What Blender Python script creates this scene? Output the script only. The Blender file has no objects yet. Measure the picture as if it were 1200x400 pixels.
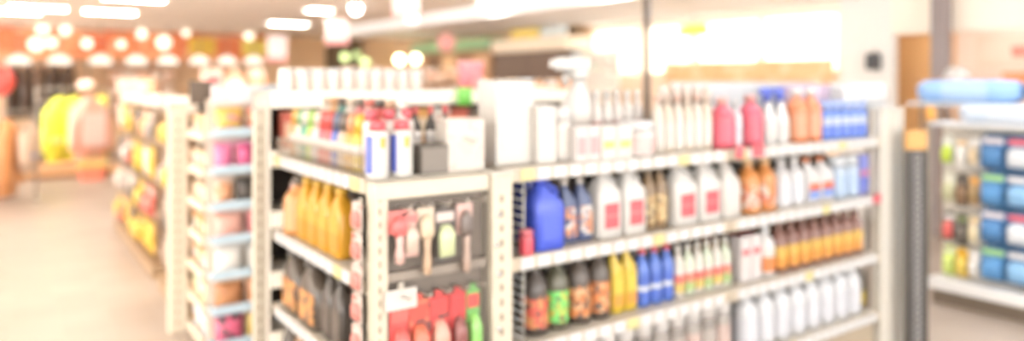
import bpy, bmesh, math, random
from mathutils import Vector, Matrix
random.seed(7)
C = bpy.context.scene.collection
PI = math.pi
# ---------------------------------------------------------------- store axes
# world x runs along the long shelf wall, world y down the aisle; camera yaw 35 deg
F, CX, HY, EYE = 841.0, 600.0, 95.0, 1.5
CA, SA = 0.8192, 0.5736
def on_v(px, v):
    r = (px-CX)/F; Y = v/(CA-SA*r)
    return (CA*r+SA)*Y, Y
def on_u(px, u):
    r = (px-CX)/F; Y = u/(CA*r+SA)
    return (CA-SA*r)*Y, Y
def at(px, py, Y):
    X = (px-CX)/F*Y
    return Vector((CA*X+SA*Y, -SA*X+CA*Y, EYE-(py-HY)/F*Y))

# ---------------------------------------------------------------- materials
GAIN, CAP, LIFT = 1.1, .86, .01  # LIFT puts veiling glare into each base colour by raising the darks
def lin(h):
    h = h.lstrip('#'); out = []
    for i in (0, 2, 4):
        c = int(h[i:i+2], 16)/255
        c = c/12.92 if c <= .04045 else ((c+.055)/1.055)**2.4
        out.append(c/GAIN+LIFT)
    q = min(1, CAP/max(out))
    return (*[c*q for c in out], 1)
MC = {}
def mat(h, rough=.5, metal=0, noise=.06, scale=30, alpha=None):
    k = ('m', h, rough, metal, noise, GAIN)
    if k in MC: return MC[k]
    m = bpy.data.materials.new('surface_'+h.strip('#')); m.use_nodes = True
    nt = m.node_tree; b = nt.nodes['Principled BSDF']
    b.inputs['Roughness'].default_value = rough; b.inputs['Metallic'].default_value = metal
    col = lin(h)
    n = nt.nodes.new('ShaderNodeTexNoise'); n.inputs['Scale'].default_value = scale
    tc = nt.nodes.new('ShaderNodeTexCoord'); nt.links.new(tc.outputs['Object'], n.inputs['Vector'])
    mx = nt.nodes.new('ShaderNodeMix'); mx.data_type = 'RGBA'
    mx.inputs[6].default_value = tuple(c*(1-noise) for c in col[:3])+(1,)
    mx.inputs[7].default_value = tuple(min(.9, c*(1+noise)) for c in col[:3])+(1,)
    nt.links.new(n.outputs['Fac'], mx.inputs[0]); nt.links.new(mx.outputs[2], b.inputs['Base Color'])
    MC[k] = m; return m
def bands(stops, rough=.4, axis=2):
    """printed packaging: hard bands of colour along one generated axis"""
    k = ('b', tuple(stops), axis, GAIN)
    if k in MC: return MC[k]
    m = bpy.data.materials.new('printed_label'); m.use_nodes = True
    nt = m.node_tree; b = nt.nodes['Principled BSDF']; b.inputs['Roughness'].default_value = rough
    tc = nt.nodes.new('ShaderNodeTexCoord'); sp = nt.nodes.new('ShaderNodeSeparateXYZ')
    nt.links.new(tc.outputs['Generated'], sp.inputs[0])
    r = nt.nodes.new('ShaderNodeValToRGB'); r.color_ramp.interpolation = 'CONSTANT'
    e = r.color_ramp.elements
    e[0].position = stops[0][0]; e[0].color = lin(stops[0][1])
    e[1].position = stops[1][0] if len(stops) > 1 else 1; e[1].color = lin(stops[min(1, len(stops)-1)][1])
    for p, c in stops[2:]:
        x = e.new(p); x.color = lin(c)
    nt.links.new(sp.outputs[axis], r.inputs[0]); nt.links.new(r.outputs[0], b.inputs['Base Color'])
    MC[k] = m; return m
def printed(h1, h2, h3=None, scale=14):
    """busy printed artwork: blotches of two or three inks"""
    k = ('p', h1, h2, h3, scale, GAIN)
    if k in MC: return MC[k]
    m = bpy.data.materials.new('printed_artwork'); m.use_nodes = True
    nt = m.node_tree; b = nt.nodes['Principled BSDF']; b.inputs['Roughness'].default_value = .45
    tc = nt.nodes.new('ShaderNodeTexCoord'); v = nt.nodes.new('ShaderNodeTexVoronoi'); v.inputs['Scale'].default_value = scale
    oi = nt.nodes.new('ShaderNodeObjectInfo'); ad = nt.nodes.new('ShaderNodeVectorMath'); ad.operation = 'ADD'
    nt.links.new(tc.outputs['Object'], ad.inputs[0]); nt.links.new(oi.outputs['Location'], ad.inputs[1])
    nt.links.new(ad.outputs[0], v.inputs['Vector'])
    sp = nt.nodes.new('ShaderNodeSeparateColor'); nt.links.new(v.outputs['Color'], sp.inputs[0])
    r = nt.nodes.new('ShaderNodeValToRGB'); r.color_ramp.interpolation = 'CONSTANT'
    e = r.color_ramp.elements; e[0].position = 0; e[0].color = lin(h1); e[1].position = .45; e[1].color = lin(h2)
    if h3: x = e.new(.75); x.color = lin(h3)
    nt.links.new(sp.outputs[0], r.inputs[0]); nt.links.new(r.outputs[0], b.inputs['Base Color'])
    MC[k] = m; return m
def emit(rgb, s):
    m = bpy.data.materials.new('lit_surface'); m.use_nodes = True
    nt = m.node_tree; nt.nodes.clear()
    o = nt.nodes.new('ShaderNodeOutputMaterial'); e = nt.nodes.new('ShaderNodeEmission')
    e.inputs[0].default_value = (*rgb, 1); e.inputs[1].default_value = s
    nt.links.new(e.outputs[0], o.inputs[0]); return m
def glass_mat():
    m = bpy.data.materials.new('window_glass'); m.use_nodes = True
    nt = m.node_tree; nt.nodes.clear()
    o = nt.nodes.new('ShaderNodeOutputMaterial'); t = nt.nodes.new('ShaderNodeBsdfTransparent')
    g = nt.nodes.new('ShaderNodeBsdfGlossy'); g.inputs['Roughness'].default_value = .03
    f = nt.nodes.new('ShaderNodeFresnel'); f.inputs[0].default_value = 1.3
    mx = nt.nodes.new('ShaderNodeMixShader')
    nt.links.new(f.outputs[0], mx.inputs[0]); nt.links.new(t.outputs[0], mx.inputs[1]); nt.links.new(g.outputs[0], mx.inputs[2])
    nt.links.new(mx.outputs[0], o.inputs[0]); return m

# ---------------------------------------------------------------- mesh helpers
class MB:
    def __init__(s): s.bm = bmesh.new()
    def box(s, x0, x1, y0, y1, z0, z1, bev=0, seg=2):
        g = bmesh.ops.create_cube(s.bm, size=1)
        for v in g['verts']:
            v.co = Vector(((x0+x1)/2+v.co.x*(x1-x0), (y0+y1)/2+v.co.y*(y1-y0), (z0+z1)/2+v.co.z*(z1-z0)))
        if bev:
            es = list({e for v in g['verts'] for e in v.link_edges})
            bmesh.ops.bevel(s.bm, geom=es, offset=bev, segments=seg, profile=.5, affect='EDGES')
        return s
    def rings(s, rings, cap=True, close=False):
        vs = [[s.bm.verts.new(p) for p in r] for r in rings]
        n = len(vs[0])
        for a, b in zip(vs, vs[1:]):
            for i in range(n):
                f = s.bm.faces.new((a[i], a[(i+1) % n], b[(i+1) % n], b[i])); f.smooth = True
        if cap:
            s.bm.faces.new(vs[0][::-1]); s.bm.faces.new(vs[-1])
        return s
    def lathe(s, prof, seg=20, ox=0, oy=0, cap=True):
        return s.rings([[(ox+r*math.cos(2*PI*i/seg), oy+r*math.sin(2*PI*i/seg), z) for i in range(seg)] for r, z in prof], cap)
    def rrect(s, secs, seg=5, cap=True):
        """secs: (z, w, d, r, ox, oy)"""
        R = []
        for z, w, d, r, ox, oy in secs:
            r = min(r, w/2-1e-4, d/2-1e-4); ring = []
            for q, (sx, sy) in enumerate(((1, 1), (-1, 1), (-1, -1), (1, -1))):
                for i in range(seg):
                    a = (q+i/(seg-1))*PI/2
                    ring.append((ox+sx*(w/2-r)+r*math.cos(a), oy+sy*(d/2-r)+r*math.sin(a), z))
            R.append(ring)
        return s.rings(R, cap)
    def tube(s, pts, r, seg=8):
        R = []; pts = [Vector(p) for p in pts]
        for i, p in enumerate(pts):
            t = (pts[min(i+1, len(pts)-1)]-pts[max(i-1, 0)]).normalized()
            up = Vector((0, 0, 1)) if abs(t.z) < .9 else Vector((1, 0, 0))
            a = t.cross(up).normalized(); b = a.cross(t)
            rr = r[i] if isinstance(r, (list, tuple)) else r
            R.append([p+rr*(math.cos(2*PI*k/seg)*a+math.sin(2*PI*k/seg)*b) for k in range(seg)])
        return s.rings(R)
    def ball(s, c, r, sx=1, sy=1, sz=1, seg=16):
        g = bmesh.ops.create_uvsphere(s.bm, u_segments=seg, v_segments=seg//2+2, radius=r)
        for v in g['verts']:
            v.co = Vector((c[0]+v.co.x*sx, c[1]+v.co.y*sy, c[2]+v.co.z*sz))
            for f in v.link_faces: f.smooth = True
        return s
    def data(s, name):
        bmesh.ops.recalc_face_normals(s.bm, faces=s.bm.faces[:])
        me = bpy.data.meshes.new(name); s.bm.to_mesh(me); s.bm.free(); return me
def put(name, me, m, parent=None, label=None):
    if m is not None and not me.materials: me.materials.append(m)
    o = bpy.data.objects.new(name, me); C.objects.link(o)
    if parent: o.parent = parent
    if label: o['label'] = label
    return o
def part(name, mb, m, parent=None, label=None): return put(name, mb.data(name), m, parent, label)
USED = {}
K, SC, CAM_SCALED = 1.18, False, set()      # K: scales whole groups about the camera so they meet the lowered floor
FZ = -.27
def tag(o, label, cat, group=None):
    n = len(label.replace(',', ' ').split())
    if not 4 <= n <= 16: print('LABELLEN', n, label)
    USED[label] = USED.get(label, 0)+1
    o['label'] = label; o['category'] = cat
    if group: o['group'] = group
def thing(name, label, cat, loc, rz=0, group=None):
    o = bpy.data.objects.new(name, None); C.objects.link(o); o.empty_display_size = .1
    o.location = loc; o.rotation_euler = (0, 0, rz); tag(o, label, cat, group)
    if SC:
        o.location = Vector(loc)*K; o.scale = (K, K, K); CAM_SCALED.add(o.name)
    return o
def struct(name, mb, m, parent=None):
    o = part(name, mb, m, parent)
    if parent is None: o['kind'] = 'structure'
    return o

# ---------------------------------------------------------------- product kinds (front faces -y)
# each returns [(part name, mesh data, material, [sub-parts])]
def k_bottle(w, d, h, a, b, c):
    r = w/2
    body = MB().lathe([(r*.88, 0), (r, .006), (r, h*.58), (r*.93, h*.66), (r*.7, h*.75), (r*.42, h*.81), (r*.36, h*.86), (r*.36, h*.93)])
    cap = MB().lathe([(r*.46, h*.87), (r*.46, h*.985), (r*.38, h)])
    lb = MB().lathe([(r+.0012, h*.1), (r+.0012, h*.52)], cap=False)
    return [('body', body, a), ('cap', cap, b), ('label', lb, c)]
def k_can(w, d, h, a, b, c):
    r = w/2
    body = MB().lathe([(r*.93, 0), (r, .004), (r, h*.76), (r*.96, h*.775), (r*.98, h*.785), (r*.7, h*.83), (r*.6, h*.845)])
    cap = MB().lathe([(r*.72, h*.82), (r*.72, h*.97), (r*.6, h*.995), (r*.2, h)])
    lb = MB().lathe([(r+.001, h*.06), (r+.001, h*.7)], cap=False)
    return [('body', body, a), ('cap', cap, b), ('label', lb, c)]
def k_tall_cap(w, d, h, a, b, c):
    r = w/2
    body = MB().lathe([(r*.9, 0), (r, .006), (r, h*.5), (r*.9, h*.6), (r*.72, h*.68)])
    cap = MB().lathe([(r*.78, h*.67), (r*.7, h*.9), (r*.5, h*.98), (r*.2, h)])
    lb = MB().lathe([(r+.0012, h*.08), (r+.0012, h*.46)], cap=False)
    return [('body', body, a), ('cap', cap, b), ('label', lb, c)]
def k_jug(w, d, h, a, b, c):
    d = min(d, w*.8); rr = w*.16
    body = MB().rrect([(0, w*.9, d*.9, rr, 0, 0), (.008, w, d, rr, 0, 0), (h*.56, w, d, rr, 0, 0), (h*.66, w*.94, d*.95, rr, -w*.02, 0),
                       (h*.78, w*.6, d*.75, rr, -w*.1, 0), (h*.86, w*.34, d*.45, rr, -w*.14, 0), (h*.92, w*.28, d*.38, rr, -w*.14, 0)])
    hd = MB().tube([(-w*.04, 0, h*.84), (w*.2, 0, h*.87), (w*.4, 0, h*.8), (w*.43, 0, h*.68), (w*.42, 0, h*.56)], w*.065)
    cap = MB().lathe([(w*.18, h*.9), (w*.18, h*.985), (w*.14, h)], ox=-w*.14)
    lb = MB().box(-w*.3, w*.3, -d/2-.002, -d/2+.004, h*.14, h*.5, .001, 1)
    return [('body', body, a), ('handle', hd, a), ('cap', cap, b), ('label', lb, c)]
def k_oil(w, d, h, a, b, c):
    d = max(min(d, w*.75), w*.5); rr = w*.2
    body = MB().rrect([(0, w*.92, d*.9, rr, 0, 0), (.006, w, d, rr, 0, 0), (h*.6, w, d, rr, 0, 0), (h*.7, w*.9, d*.92, rr, -w*.04, 0),
                       (h*.82, w*.5, d*.62, rr, -w*.18, 0), (h*.87, w*.36, d*.5, rr, -w*.2, 0), (h*.93, w*.32, d*.46, rr, -w*.2, 0)])
    cap = MB().lathe([(w*.21, h*.9), (w*.21, h*.985), (w*.17, h)], ox=-w*.2)
    lb = MB().box(-w*.4, w*.4, -d/2-.002, -d/2+.004, h*.1, h*.56, .001, 1)
    return [('body', body, a), ('cap', cap, b), ('label', lb, c)]
def k_box(w, d, h, a, b, c):
    body = MB().box(-w/2, w/2, -d/2, d/2, 0, h, min(.004, w*.05))
    flap = MB().box(-w/2+.004, w/2-.004, -d*.02, d*.5-.003, h, h+.002)
    lb = MB().box(-w*.36, w*.36, -d/2-.002, -d/2+.003, h*.2, h*.72, .001, 1)
    return [('carton', body, a), ('flap', flap, b), ('label', lb, c)]
def k_jar(w, d, h, a, b, c):
    r = w/2
    body = MB().lathe([(r*.9, 0), (r, .008), (r, h*.68), (r*.86, h*.76)])
    cap = MB().lathe([(r*.93, h*.75), (r*.95, h*.96), (r*.85, h)])
    lb = MB().lathe([(r+.0012, h*.12), (r+.0012, h*.58)], cap=False)
    return [('body', body, a), ('lid', cap, b), ('label', lb, c)]
def k_trigger(w, d, h, a, b, c):
    r = w/2; d = min(d, w*.7)
    body = MB().rrect([(0, w*.9, d*.9, r*.6, 0, 0), (.008, w, d, r*.6, 0, 0), (h*.45, w, d, r*.6, 0, 0), (h*.62, w*.62, d*.66, r*.4, 0, 0), (h*.72, w*.34, d*.4, r*.2, 0, 0), (h*.78, w*.3, d*.36, r*.2, 0, 0)])
    head = MB().rrect([(h*.77, w*.4, d*.5, .01, 0, 0), (h*.86, w*.38, d*.5, .01, 0, 0)])
    head.box(-w*.62, w*.28, -d*.24, d*.24, h*.86, h, .012, 3)
    trg = MB().tube([(-w*.3, 0, h*.87), (-w*.4, 0, h*.8), (-w*.36, 0, h*.7)], w*.07)
    noz = MB().box(-w*.78, -w*.6, -d*.16, d*.16, h*.89, h*.97, .004)
    lb = MB().box(-w*.34, w*.34, -d/2-.002, -d/2+.006, h*.1, h*.42, .001, 1)
    return [('body', body, a), ('spray_head', head, b), ('trigger', trg, b), ('nozzle', noz, b), ('label', lb, c)]
def k_pouch(w, d, h, a, b, c):
    m = MB(); nx, nz = 9, 11; R = []
    for j in range(nz):
        t = j/(nz-1); z = t*h
        th = d/2*math.sin(PI*min(1, max(0, (t-.04)/.92)))**.55 if 0 < t < 1 else .001
        ring = []
        for i in range(nx): s = i/(nx-1)*2-1; ring.append((s*w/2*(1-.05*math.sin(PI*t)), -max(.001, th*(1-s*s)**.5), z))
        for i in range(nx-2, 0, -1): s = i/(nx-1)*2-1; ring.append((s*w/2*(1-.05*math.sin(PI*t)), max(.001, th*(1-s*s)**.5), z))
        R.append(ring)
    m.rings(R)
    seal = MB().box(-w/2, w/2, -.0022, .0022, h-.012, h+.012)
    return [('bag', m, c), ('seal', seal, b)]
def k_hang(w, d, h, a, b, c):
    """carded pack, origin at its bottom: card with a hang tab, blister and contents"""
    card = MB().box(-w/2, w/2, 0, .003, 0, h*.93, .001, 1).box(-w*.2, w*.2, 0, .003, h*.92, h, .001, 1)
    bl = MB().rrect([(h*.08, w*.5, .004, .002, 0, -.003), (h*.12, w*.74, d, .012, 0, -d/2), (h*.5, w*.78, d, .012, 0, -d/2), (h*.6, w*.6, d*.8, .012, 0, -d*.4), (h*.66, w*.4, .004, .002, 0, -.003)])
    hd = MB().box(-w*.44, w*.44, -.002, .001, h*.72, h*.88, .0005, 1)
    return [('card', card, a), ('blister', bl, b), ('header_print', hd, c)]
def k_tool(w, d, h, a, b, c):
    """tall hanging pack holding a gripped hand tool"""
    card = MB().box(-w/2, w/2, 0, .003, h*.55, h, .001, 1)
    head = MB().rrect([(h*.52, w*.5, d*.6, .01, 0, -d*.5), (h*.62, w*.8, d*.8, .015, 0, -d*.5), (h*.78, w*.7, d*.7, .015, 0, -d*.5), (h*.9, w*.3, d*.4, .01, 0, -d*.5)])
    gr = MB().lathe([(w*.1, .0), (w*.2, h*.02), (w*.22, h*.2), (w*.16, h*.35), (w*.2, h*.5), (w*.14, h*.55)], 14, 0, -d*.5)
    return [('card', card, a), ('tool_head', head, b), ('grip', gr, c)]
KIND = dict(bottle=k_bottle, can=k_can, dropper=k_tall_cap, jug=k_jug, oil=k_oil, box=k_box, jar=k_jar, trigger=k_trigger, pouch=k_pouch, hang=k_hang, tool=k_tool)
NAME = dict(bottle='bottle', can='spray_can', dropper='additive_bottle', jug='jug', oil='oil_bottle', box='carton', jar='jar', trigger='trigger_spray', pouch='snack_bag', hang='hanging_packet', tool='hanging_tool')
CAT = dict(bottle='bottle', can='spray can', dropper='bottle', jug='jug', oil='bottle', box='box', jar='jar', trigger='spray bottle', pouch='packet', hang='packet', tool='tool')
PC = {}
def as_mat(c):
    return mat(c, .4) if isinstance(c, str) else c
def product(kind, w, d, h, a, b, c, loc, rz, label, group=None, name=None, cat=None, z_off=.001):
    w, d, h = round(w, 3), round(d, 3), round(h, 3)
    k = (GAIN, kind, w, d, h, str(a), str(b), str(c))
    if k not in PC:
        PC[k] = []
        for nm, mb, mm in KIND[kind](w, d, h, as_mat(a), as_mat(b), as_mat(c)):
            me = mb.data(nm); me.materials.append(mm); PC[k].append((nm, me))
    t = thing(name or NAME[kind], label, cat or CAT[kind], (loc[0], loc[1], loc[2]+z_off), rz, group)
    for nm, me in PC[k]: put(nm, me, None, t)
    return t
ORD = 'first second third fourth fifth sixth seventh eighth ninth tenth eleventh twelfth thirteenth fourteenth'.split()
def run(kind, x0, x1, n, hpx, cols, desc, where, z, plane, val, dmax=.12, gap=.93, hm=None, span=None):
    """n like products side by side between two sight lines on a shelf; plane 'v' faces -y, 'u' faces -x"""
    f = on_v if plane == 'v' else on_u
    p0, Y0 = f(x0, val); p1, Y1 = f(x1, val)
    if span: p0, p1 = span
    elif plane == 'v' and val < 3 and p1 > 1.75: p0, p1 = max(p0, 1.72), min(p1, 4.63)
    elif plane == 'u' and val > 1: p0, p1 = min(p0, 3.6), max(p1, 2.53)
    L = abs(p1-p0); w = L/n*gap; Ym = (Y0+Y1)/2
    h = hm or hpx*Ym/F
    out = []
    for i in range(n):
        q = p0+(p1-p0)*(i+.5)/n
        loc = (q, val, z) if plane == 'v' else (val, q, z)
        c = cols[i % len(cols)]
        ds = desc if isinstance(desc, str) else desc[i % len(desc)]
        lab = f'{ds}, {where}' if n == 1 or not isinstance(desc, str) else f'{ds}, {ORD[i]} from the left, {where}'
        grp = f'{ds}s {where}' if n > 1 and isinstance(desc, str) else None
        out.append(product(kind, w, min(dmax, w) if kind not in ('box', 'pouch') else dmax, h, *c, loc, (0 if plane == 'v' else -PI/2), lab, grp))
    return out

# ---------------------------------------------------------------- camera, world
cam = bpy.data.objects.new('camera', bpy.data.cameras.new('camera')); C.objects.link(cam)
cam.location = (0, 0, EYE); cam.rotation_euler = (PI/2, 0, -math.radians(35))
cam.data.sensor_width = 36; cam.data.lens = F/1200*36; cam.data.shift_y = -(200-HY)/1200
cam.data.dof.use_dof = True; cam.data.dof.focus_distance = 1.55; cam.data.dof.aperture_fstop = .92
cam.data.clip_end = 200
sc = bpy.context.scene; sc.camera = cam
sc.view_settings.view_transform = 'Standard'; sc.view_settings.look = 'None'
sc.view_settings.exposure = 1.44; sc.view_settings.gamma = 1; sc.view_settings.use_curve_mapping = False
w = bpy.data.worlds.new('sky'); w.use_nodes = True; sc.world = w
bg = w.node_tree.nodes['Background']; bg.inputs[0].default_value = (1, .99, .975, 1); bg.inputs[1].default_value = 4.6
sc.cycles.max_bounces = 8; sc.cycles.diffuse_bounces = 5; sc.cycles.sample_clamp_indirect = 6

# ---------------------------------------------------------------- room
H = 2.8; U0, U1, V0, V1 = -6.0, 9.1, -4.0, 21.3
def floor_mat():
    m = bpy.data.materials.new('cream_floor_tiles'); m.use_nodes = True
    nt = m.node_tree; b = nt.nodes['Principled BSDF']; b.inputs['Roughness'].default_value = .45
    tc = nt.nodes.new('ShaderNodeTexCoord'); br = nt.nodes.new('ShaderNodeTexBrick'); br.offset = 0
    br.inputs['Scale'].default_value = 1; br.inputs['Brick Width'].default_value = .305; br.inputs['Row Height'].default_value = .305
    br.inputs['Mortar Size'].default_value = .004
    br.inputs['Color1'].default_value = (.36, .295, .245, 1); br.inputs['Color2'].default_value = (.335, .27, .22, 1); br.inputs['Mortar'].default_value = (.38, .31, .25, 1)
    n = nt.nodes.new('ShaderNodeTexNoise'); n.inputs['Scale'].default_value = 1.3
    mx = nt.nodes.new('ShaderNodeMix'); mx.data_type = 'RGBA'; mx.blend_type = 'MULTIPLY'; mx.inputs[0].default_value = .25
    nt.links.new(tc.outputs['Object'], br.inputs['Vector']); nt.links.new(tc.outputs['Object'], n.inputs['Vector'])
    nt.links.new(br.outputs['Color'], mx.inputs[6]); nt.links.new(n.outputs['Fac'], mx.inputs[7])
    nt.links.new(mx.outputs[2], b.inputs['Base Color']); return m
struct('floor', MB().box(U0, U1+.15, V0, V1, -.1, 0), floor_mat())
struct('floor_side_room', MB().box(U1+.151, 12.2, V0, 5.3, -.1, 0), floor_mat())
def ceil_mat():
    m = bpy.data.materials.new('peach_ceiling_tiles'); m.use_nodes = True
    nt = m.node_tree; b = nt.nodes['Principled BSDF']; b.inputs['Roughness'].default_value = .9
    tc = nt.nodes.new('ShaderNodeTexCoord'); br = nt.nodes.new('ShaderNodeTexBrick'); br.offset = 0
    br.inputs['Scale'].default_value = 1; br.inputs['Brick Width'].default_value = 1.2; br.inputs['Row Height'].default_value = .6
    br.inputs['Mortar Size'].default_value = .012
    br.inputs['Color1'].default_value = (.9, .83, .75, 1); br.inputs['Color2'].default_value = (.9, .82, .74, 1); br.inputs['Mortar'].default_value = (.72, .66, .58, 1)
    nt.links.new(tc.outputs['Object'], br.inputs['Vector']); nt.links.new(br.outputs['Color'], b.inputs['Base Color']); return m
struct('ceiling', MB().box(U0, U1+.15, 9.0, V1, H, H+.1), ceil_mat())
struct('ceiling_near', MB().box(U0, U1+.15, V0, 8.999, H, H+.1), mat('#f8f2ea', .9))
struct('ceiling_side_room', MB().box(U1+.151, 12.2, V0, 5.3, H, H+.1), mat('#f8f2ea', .9))
wallm = mat('#f0cfa8', .85); white_wall = mat('#f3ede6', .8)
struct('wall_back', MB().box(U0-.15, U1+.15, V1, V1+.15, 0, H), wallm)
struct('wall_left', MB().box(U0-.15, U0, V0, V1, 0, .25).box(U0-.15, U0, V0, V1, 2.65, H), white_wall)
struct('wall_front', MB().box(U0+7*2.157-.001, 12.2, V0-.15, V0, 0, H).box(U0-.15, U0+7*2.157-.001, V0-.15, V0, 0, .25).box(U0-.15, U0+7*2.157-.001, V0-.15, V0, 2.65, H), white_wall)
# storefront wall: solid below the windows, pier, header over an opening
SW = (5.35, 10.4)
sill = mat('#f4b884', .7)
struct('wall_right', MB().box(U1, U1+.15, SW[0], V1, 0, 1.60), mat('#f6dcc2', .7))
struct('wall_right_far', MB().box(U1, U1+.15, SW[1], V1, 1.60, H), mat('#e9c49a', .85))
struct('wall_right_pier', MB().box(U1, U1+.15, 4.66, SW[0], 0, H), mat('#e8e4de', .8))
struct('wall_right_header', MB().box(U1, U1+.15, SW[0], SW[1], 2.46, H), mat('#f8e8d6', .8))
struct('wall_right_lintel', MB().box(U1, U1+.15, 1.2, 4.66, 2.08, H), mat('#fbf0e0', .8))
struct('wall_right_near', MB().box(U1, U1+.15, V0, 1.2, 0, H), white_wall)
gl = glass_mat(); frame_m = mat('#f8e8d0', .5)
nwin = 4
for i in range(nwin):
    a = SW[0]+(SW[1]-SW[0])*i/nwin; b = SW[0]+(SW[1]-SW[0])*(i+1)/nwin
    t = part(f'window_{i+1}', MB().box(U1+.03, U1+.11, a, a+.05, 1.60, 2.46).box(U1+.03, U1+.11, b-.05, b, 1.60, 2.46).box(U1+.03, U1+.11, a+.05, b-.05, 1.60, 1.65).box(U1+.03, U1+.11, a+.05, b-.05, 2.42, 2.46), frame_m)
    t['kind'] = 'structure'
    part('window_pane', MB().box(U1+.065, U1+.072, a+.05, b-.05, 1.65, 2.42), gl, t)
def fill_window(i, axis, a, b):  # unseen windows, added so daylight fills the ceiling and shelf fronts
    def bx(m, p, q, z0, z1, t0=.03, t1=.11):
        return m.box(U0-t1, U0-t0, p, q, z0, z1) if axis == 'u' else m.box(p, q, V0-t1, V0-t0, z0, z1)
    m = MB(); bx(m, a, a+.06, .25, 2.65); bx(m, b-.06, b, .25, 2.65); bx(m, a+.06, b-.06, .25, .31); bx(m, a+.06, b-.06, 2.59, 2.65)
    t = part(f'window_{i}', m, frame_m); t['kind'] = 'structure'
    m = MB(); bx(m, a+.06, b-.06, .31, 2.59, .065, .072); part('window_pane', m, gl, t)
q = 5
for i in range(11): fill_window(q, 'u', V0+i*2.3, V0+i*2.3+2.3); q += 1
for i in range(7): fill_window(q, 'v', U0+i*2.157, U0+i*2.157+2.157); q += 1
struct('exterior_glare_screen', MB().box(15, 15.2, 5.4, 26, 0, 4.2), mat('#cfc0a8', .9))  # added backdrop that dims the sky behind the panes and softens glare
struct('exterior_pavement', MB().box(U1+.2, 15, 5.4, 26, -.1, -.02), mat('#a09888', .9))
# soffit dropped along the storefront
struct('ceiling_soffit', MB().box(6.6, U1, V0, 16.9, 2.58, H), mat('#ffffff', .85))
# side room seen through the opening
struct('wall_side_room', MB().box(12.1, 12.25, V0, 5.2, 0, H), mat('#f4ece4', .8))
struct('wall_side_room_back', MB().box(U1+.15, 12.25, 5.2, 5.32, 0, H), mat('#e6bd8c', .8))
struct('baseboard_back', MB().box(U0, U1, V1-.02, V1, 0, .12), mat('#b98d62', .6))
struct('baseboard_left', MB().box(U0, U0+.02, V0, V1-.02, 0, .12), mat('#b98d62', .6))

t = thing('window_display', 'long orange display board standing along the bright storefront windows', 'display', (U1-.1, 6.9, 0))
part('board', MB().box(0, .04, -1.5, 1.5, 1.5, 1.80, .006), printed('#f2b884', '#f6c89c', '#eeb07c', 5), t)
for y in (-1.3, 0, 1.3): part('leg', MB().box(0, .04, y-.03, y+.03, 0, 1.5), frame_m, t)
# ---------------------------------------------------------------- ceiling lights
warm = emit((1, .905, .78), 10.5); cool = emit((1, .99, .98), 1.1)
bright = emit((.95, .975, 1), 6); side_l = emit((1, .96, .92), 6); lm_frame = mat('#ffffff', .6)
def panel(u, v, sx, sy, m, label):
    t = thing('ceiling_light', label, 'light', (u, v, H), 0, 'recessed ceiling light panels')
    fr = MB()
    fr.box(-sx/2-.03, -sx/2, -sy/2-.03, sy/2+.03, -.03, -.001).box(sx/2, sx/2+.03, -sy/2-.03, sy/2+.03, -.03, -.001)
    fr.box(-sx/2, sx/2, -sy/2-.03, -sy/2, -.03, -.001).box(-sx/2, sx/2, sy/2, sy/2+.03, -.03, -.001)
    part('frame', fr, lm_frame, t); part('diffuser', MB().box(-sx/2, sx/2, -sy/2, sy/2, -.022, -.008), m, t)
vis = [(45, 8, 'bright ceiling light panel nearest the top left corner'),
       (129, 13, 'bright ceiling light panel above the hi-vis jackets'),
       (158, -3, 'ceiling light panel cut by the top edge, beside the jackets panel'),
       (338, 27, 'ceiling light panel just left of the hanging pink sign'),
       (374, 11, 'small ceiling light panel above and behind the hanging pink sign'),
       (440, 32, 'lowest ceiling light panel, above the green lit menu board'),
       (503, 20, 'ceiling light panel above the two yellow globe lamps'),
       (592, 3, 'big ceiling light panel above the tall white carton'),
       (15, 12, 'ceiling light panel partly cut by the left edge')]
for px, py, lb in vis:
    p = at(px, py, (H-EYE)*F/(HY-py)); small = py == 11
    panel(p.x, p.y, .42 if small else .85, .45, warm, lb)
k = 0
near = 'camera-side'
for iu, u in enumerate((-4.2, -1.6, 1.0, 3.6, 6.0)):
    for iv, v in enumerate((-2.6, -.2, 2.2, 4.6, 7.0, 9.4)):
        Y = SA*u+CA*v; X = CA*u-SA*v
        if Y > 10.6 and abs(X/Y) < .75: continue
        panel(u, v, 1.2, .6, warm if (v > 5 or u < 0) else (bright if u > 3 else cool), 'rectangular ceiling light panel over the aisles, outside the picture')
for u, v in ((-4, 12), (-4, 16), (-4, 19.5)):
    panel(u, v, 1.2, .6, warm, 'rectangular ceiling light panel over the aisles, outside the picture')
for i, v in enumerate((0.0, 2.2, 4.2)):
    panel(10.7, v, 1.2, .6, side_l, 'rectangular ceiling light panel in the side room, '+('near end', 'middle', 'far end')[i])

fascia_m = mat('#fff6e6', .4)
GAIN, CAP, LIFT = 1.95, .365, .010
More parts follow.
